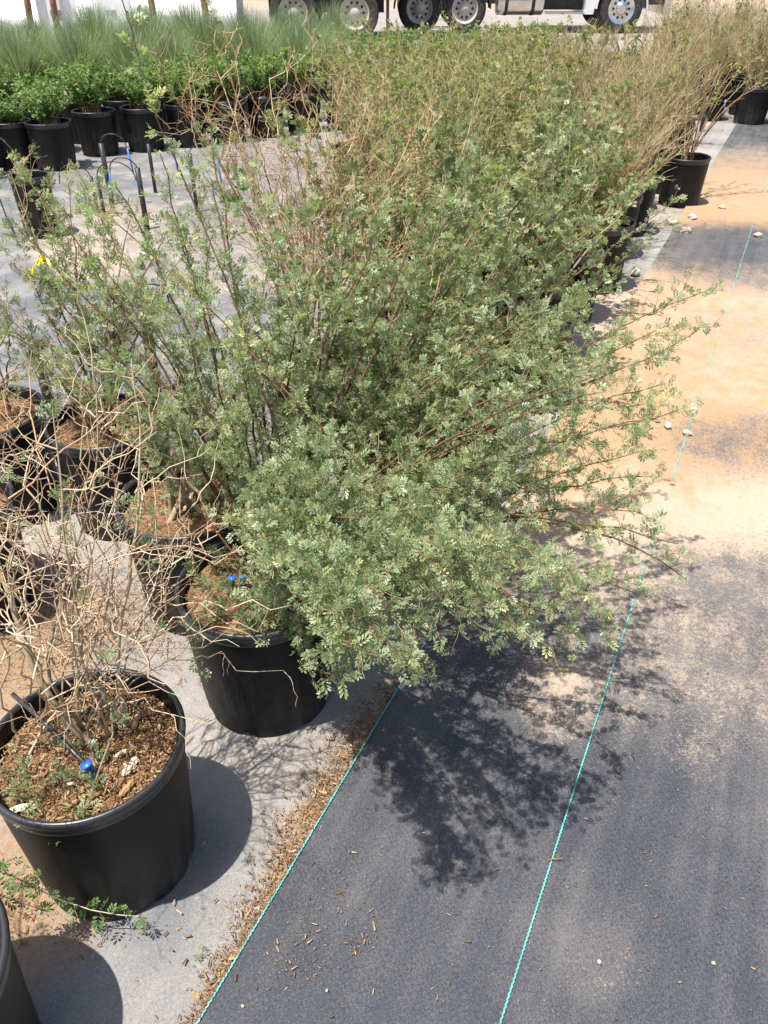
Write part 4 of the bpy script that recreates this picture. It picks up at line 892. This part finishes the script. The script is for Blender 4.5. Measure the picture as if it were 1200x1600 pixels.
# fenders as half rings
for x, mt, nm in ((2.0, M['paint'], 'fender'), (-1.95, M['chassis'], 'mudguard'), (-3.1, M['chassis'], 'mudguard')):
    mb = MB(); mb.lathe([(.62, -.17), (.66, -.19), (.66, .30), (.62, .30)], 20, c=(x, 0, RAD), axis='y', a0=math.pi*1.0, a1=math.pi*2.0); ob(nm, mb.mesh(nm, mt, True), tr)
mb = MB(); mb.add([(1.10, -.14, .42), (1.30, -.14, .42), (1.42, -.14, 1.2), (1.1, -.14, 1.2), (1.10, 1.9, .42), (1.30, 1.9, .42), (1.42, 1.9, 1.2), (1.1, 1.9, 1.2)], [(0, 1, 2, 3), (7, 6, 5, 4), (0, 4, 5, 1), (1, 5, 6, 2), (2, 6, 7, 3), (3, 7, 4, 0)]); ob('skirt', mb.mesh('skirt', M['paint']), tr)
mb = MB(); mb.box(-.4, 1.3, -.05, 2.15, 1.21, 3.0); cab = ob('cab', mb.mesh('cab', M['paint']), tr)
mb = MB(); mb.box(.35, 1.1, -.06, -.051, 1.9, 2.6); ob('window', mb.mesh('window', M['glass']), cab)
mb = MB(); mb.box(1.43, 3.1, .15, 1.95, 1.23, 1.95); mb.box(2.68, 3.1, .0, 2.1, .62, 1.22); ob('hood', mb.mesh('hood', M['chassis']), tr)
mb = MB(); mb.box(3.1, 3.28, -.05, 2.15, .42, .80); ob('bumper', mb.mesh('bumper', M['chrome']), tr)
tl = thing('trailer', 'dark trailer with dusty double wheels parked behind the grasses', 'trailer', (-1.4, 21.9, RZ))
RT = .56
for x in (-.70, .72):
    wheel(tl, x, 0, RT, RT, .34, M['rim']); wheel(tl, x, 2.0, RT, RT, .34, M['rim'])
mb = MB(); mb.box(-4.4, 2.2, .3, .5, .80, 1.1); mb.box(-4.4, 2.2, 1.5, 1.7, .80, 1.1); mb.box(-1.3, 1.4, .25, 1.75, .55, .82); mb.box(-.8, -.6, .1, 2.0, .46, .6); mb.box(.62, .82, .1, 2.0, .46, .6); ob('chassis', mb.mesh('chassis', M['chassis']), tl)
mb = MB(); mb.box(-4.6, 2.3, -.2, 2.2, 1.22, 2.6); ob('body', mb.mesh('body', M['chassis']), tl)
mb = MB(); mb.box(1.45, 1.52, -.1, .5, .25, 1.1); ob('mudflap', mb.mesh('mudflap', M['chassis']), tl)
mb = MB(); mb.box(-4.55, -3.4, -.23, -.12, .86, 1.04); bar = ob('light_bar', mb.mesh('light_bar', M['paint']), tl)
mb = MB(); mb.box(-4.5, -4.3, -.245, -.232, .90, 1.0); ob('tail_lamp', mb.mesh('tail_lamp', M['red']), bar)
for x in (-3.2, -2.2): mb = MB(); mb.box(x, x + .12, .05, .17, -.005, 1.1); ob('landing_leg', mb.mesh('landing_leg', M['chassis']), tl)
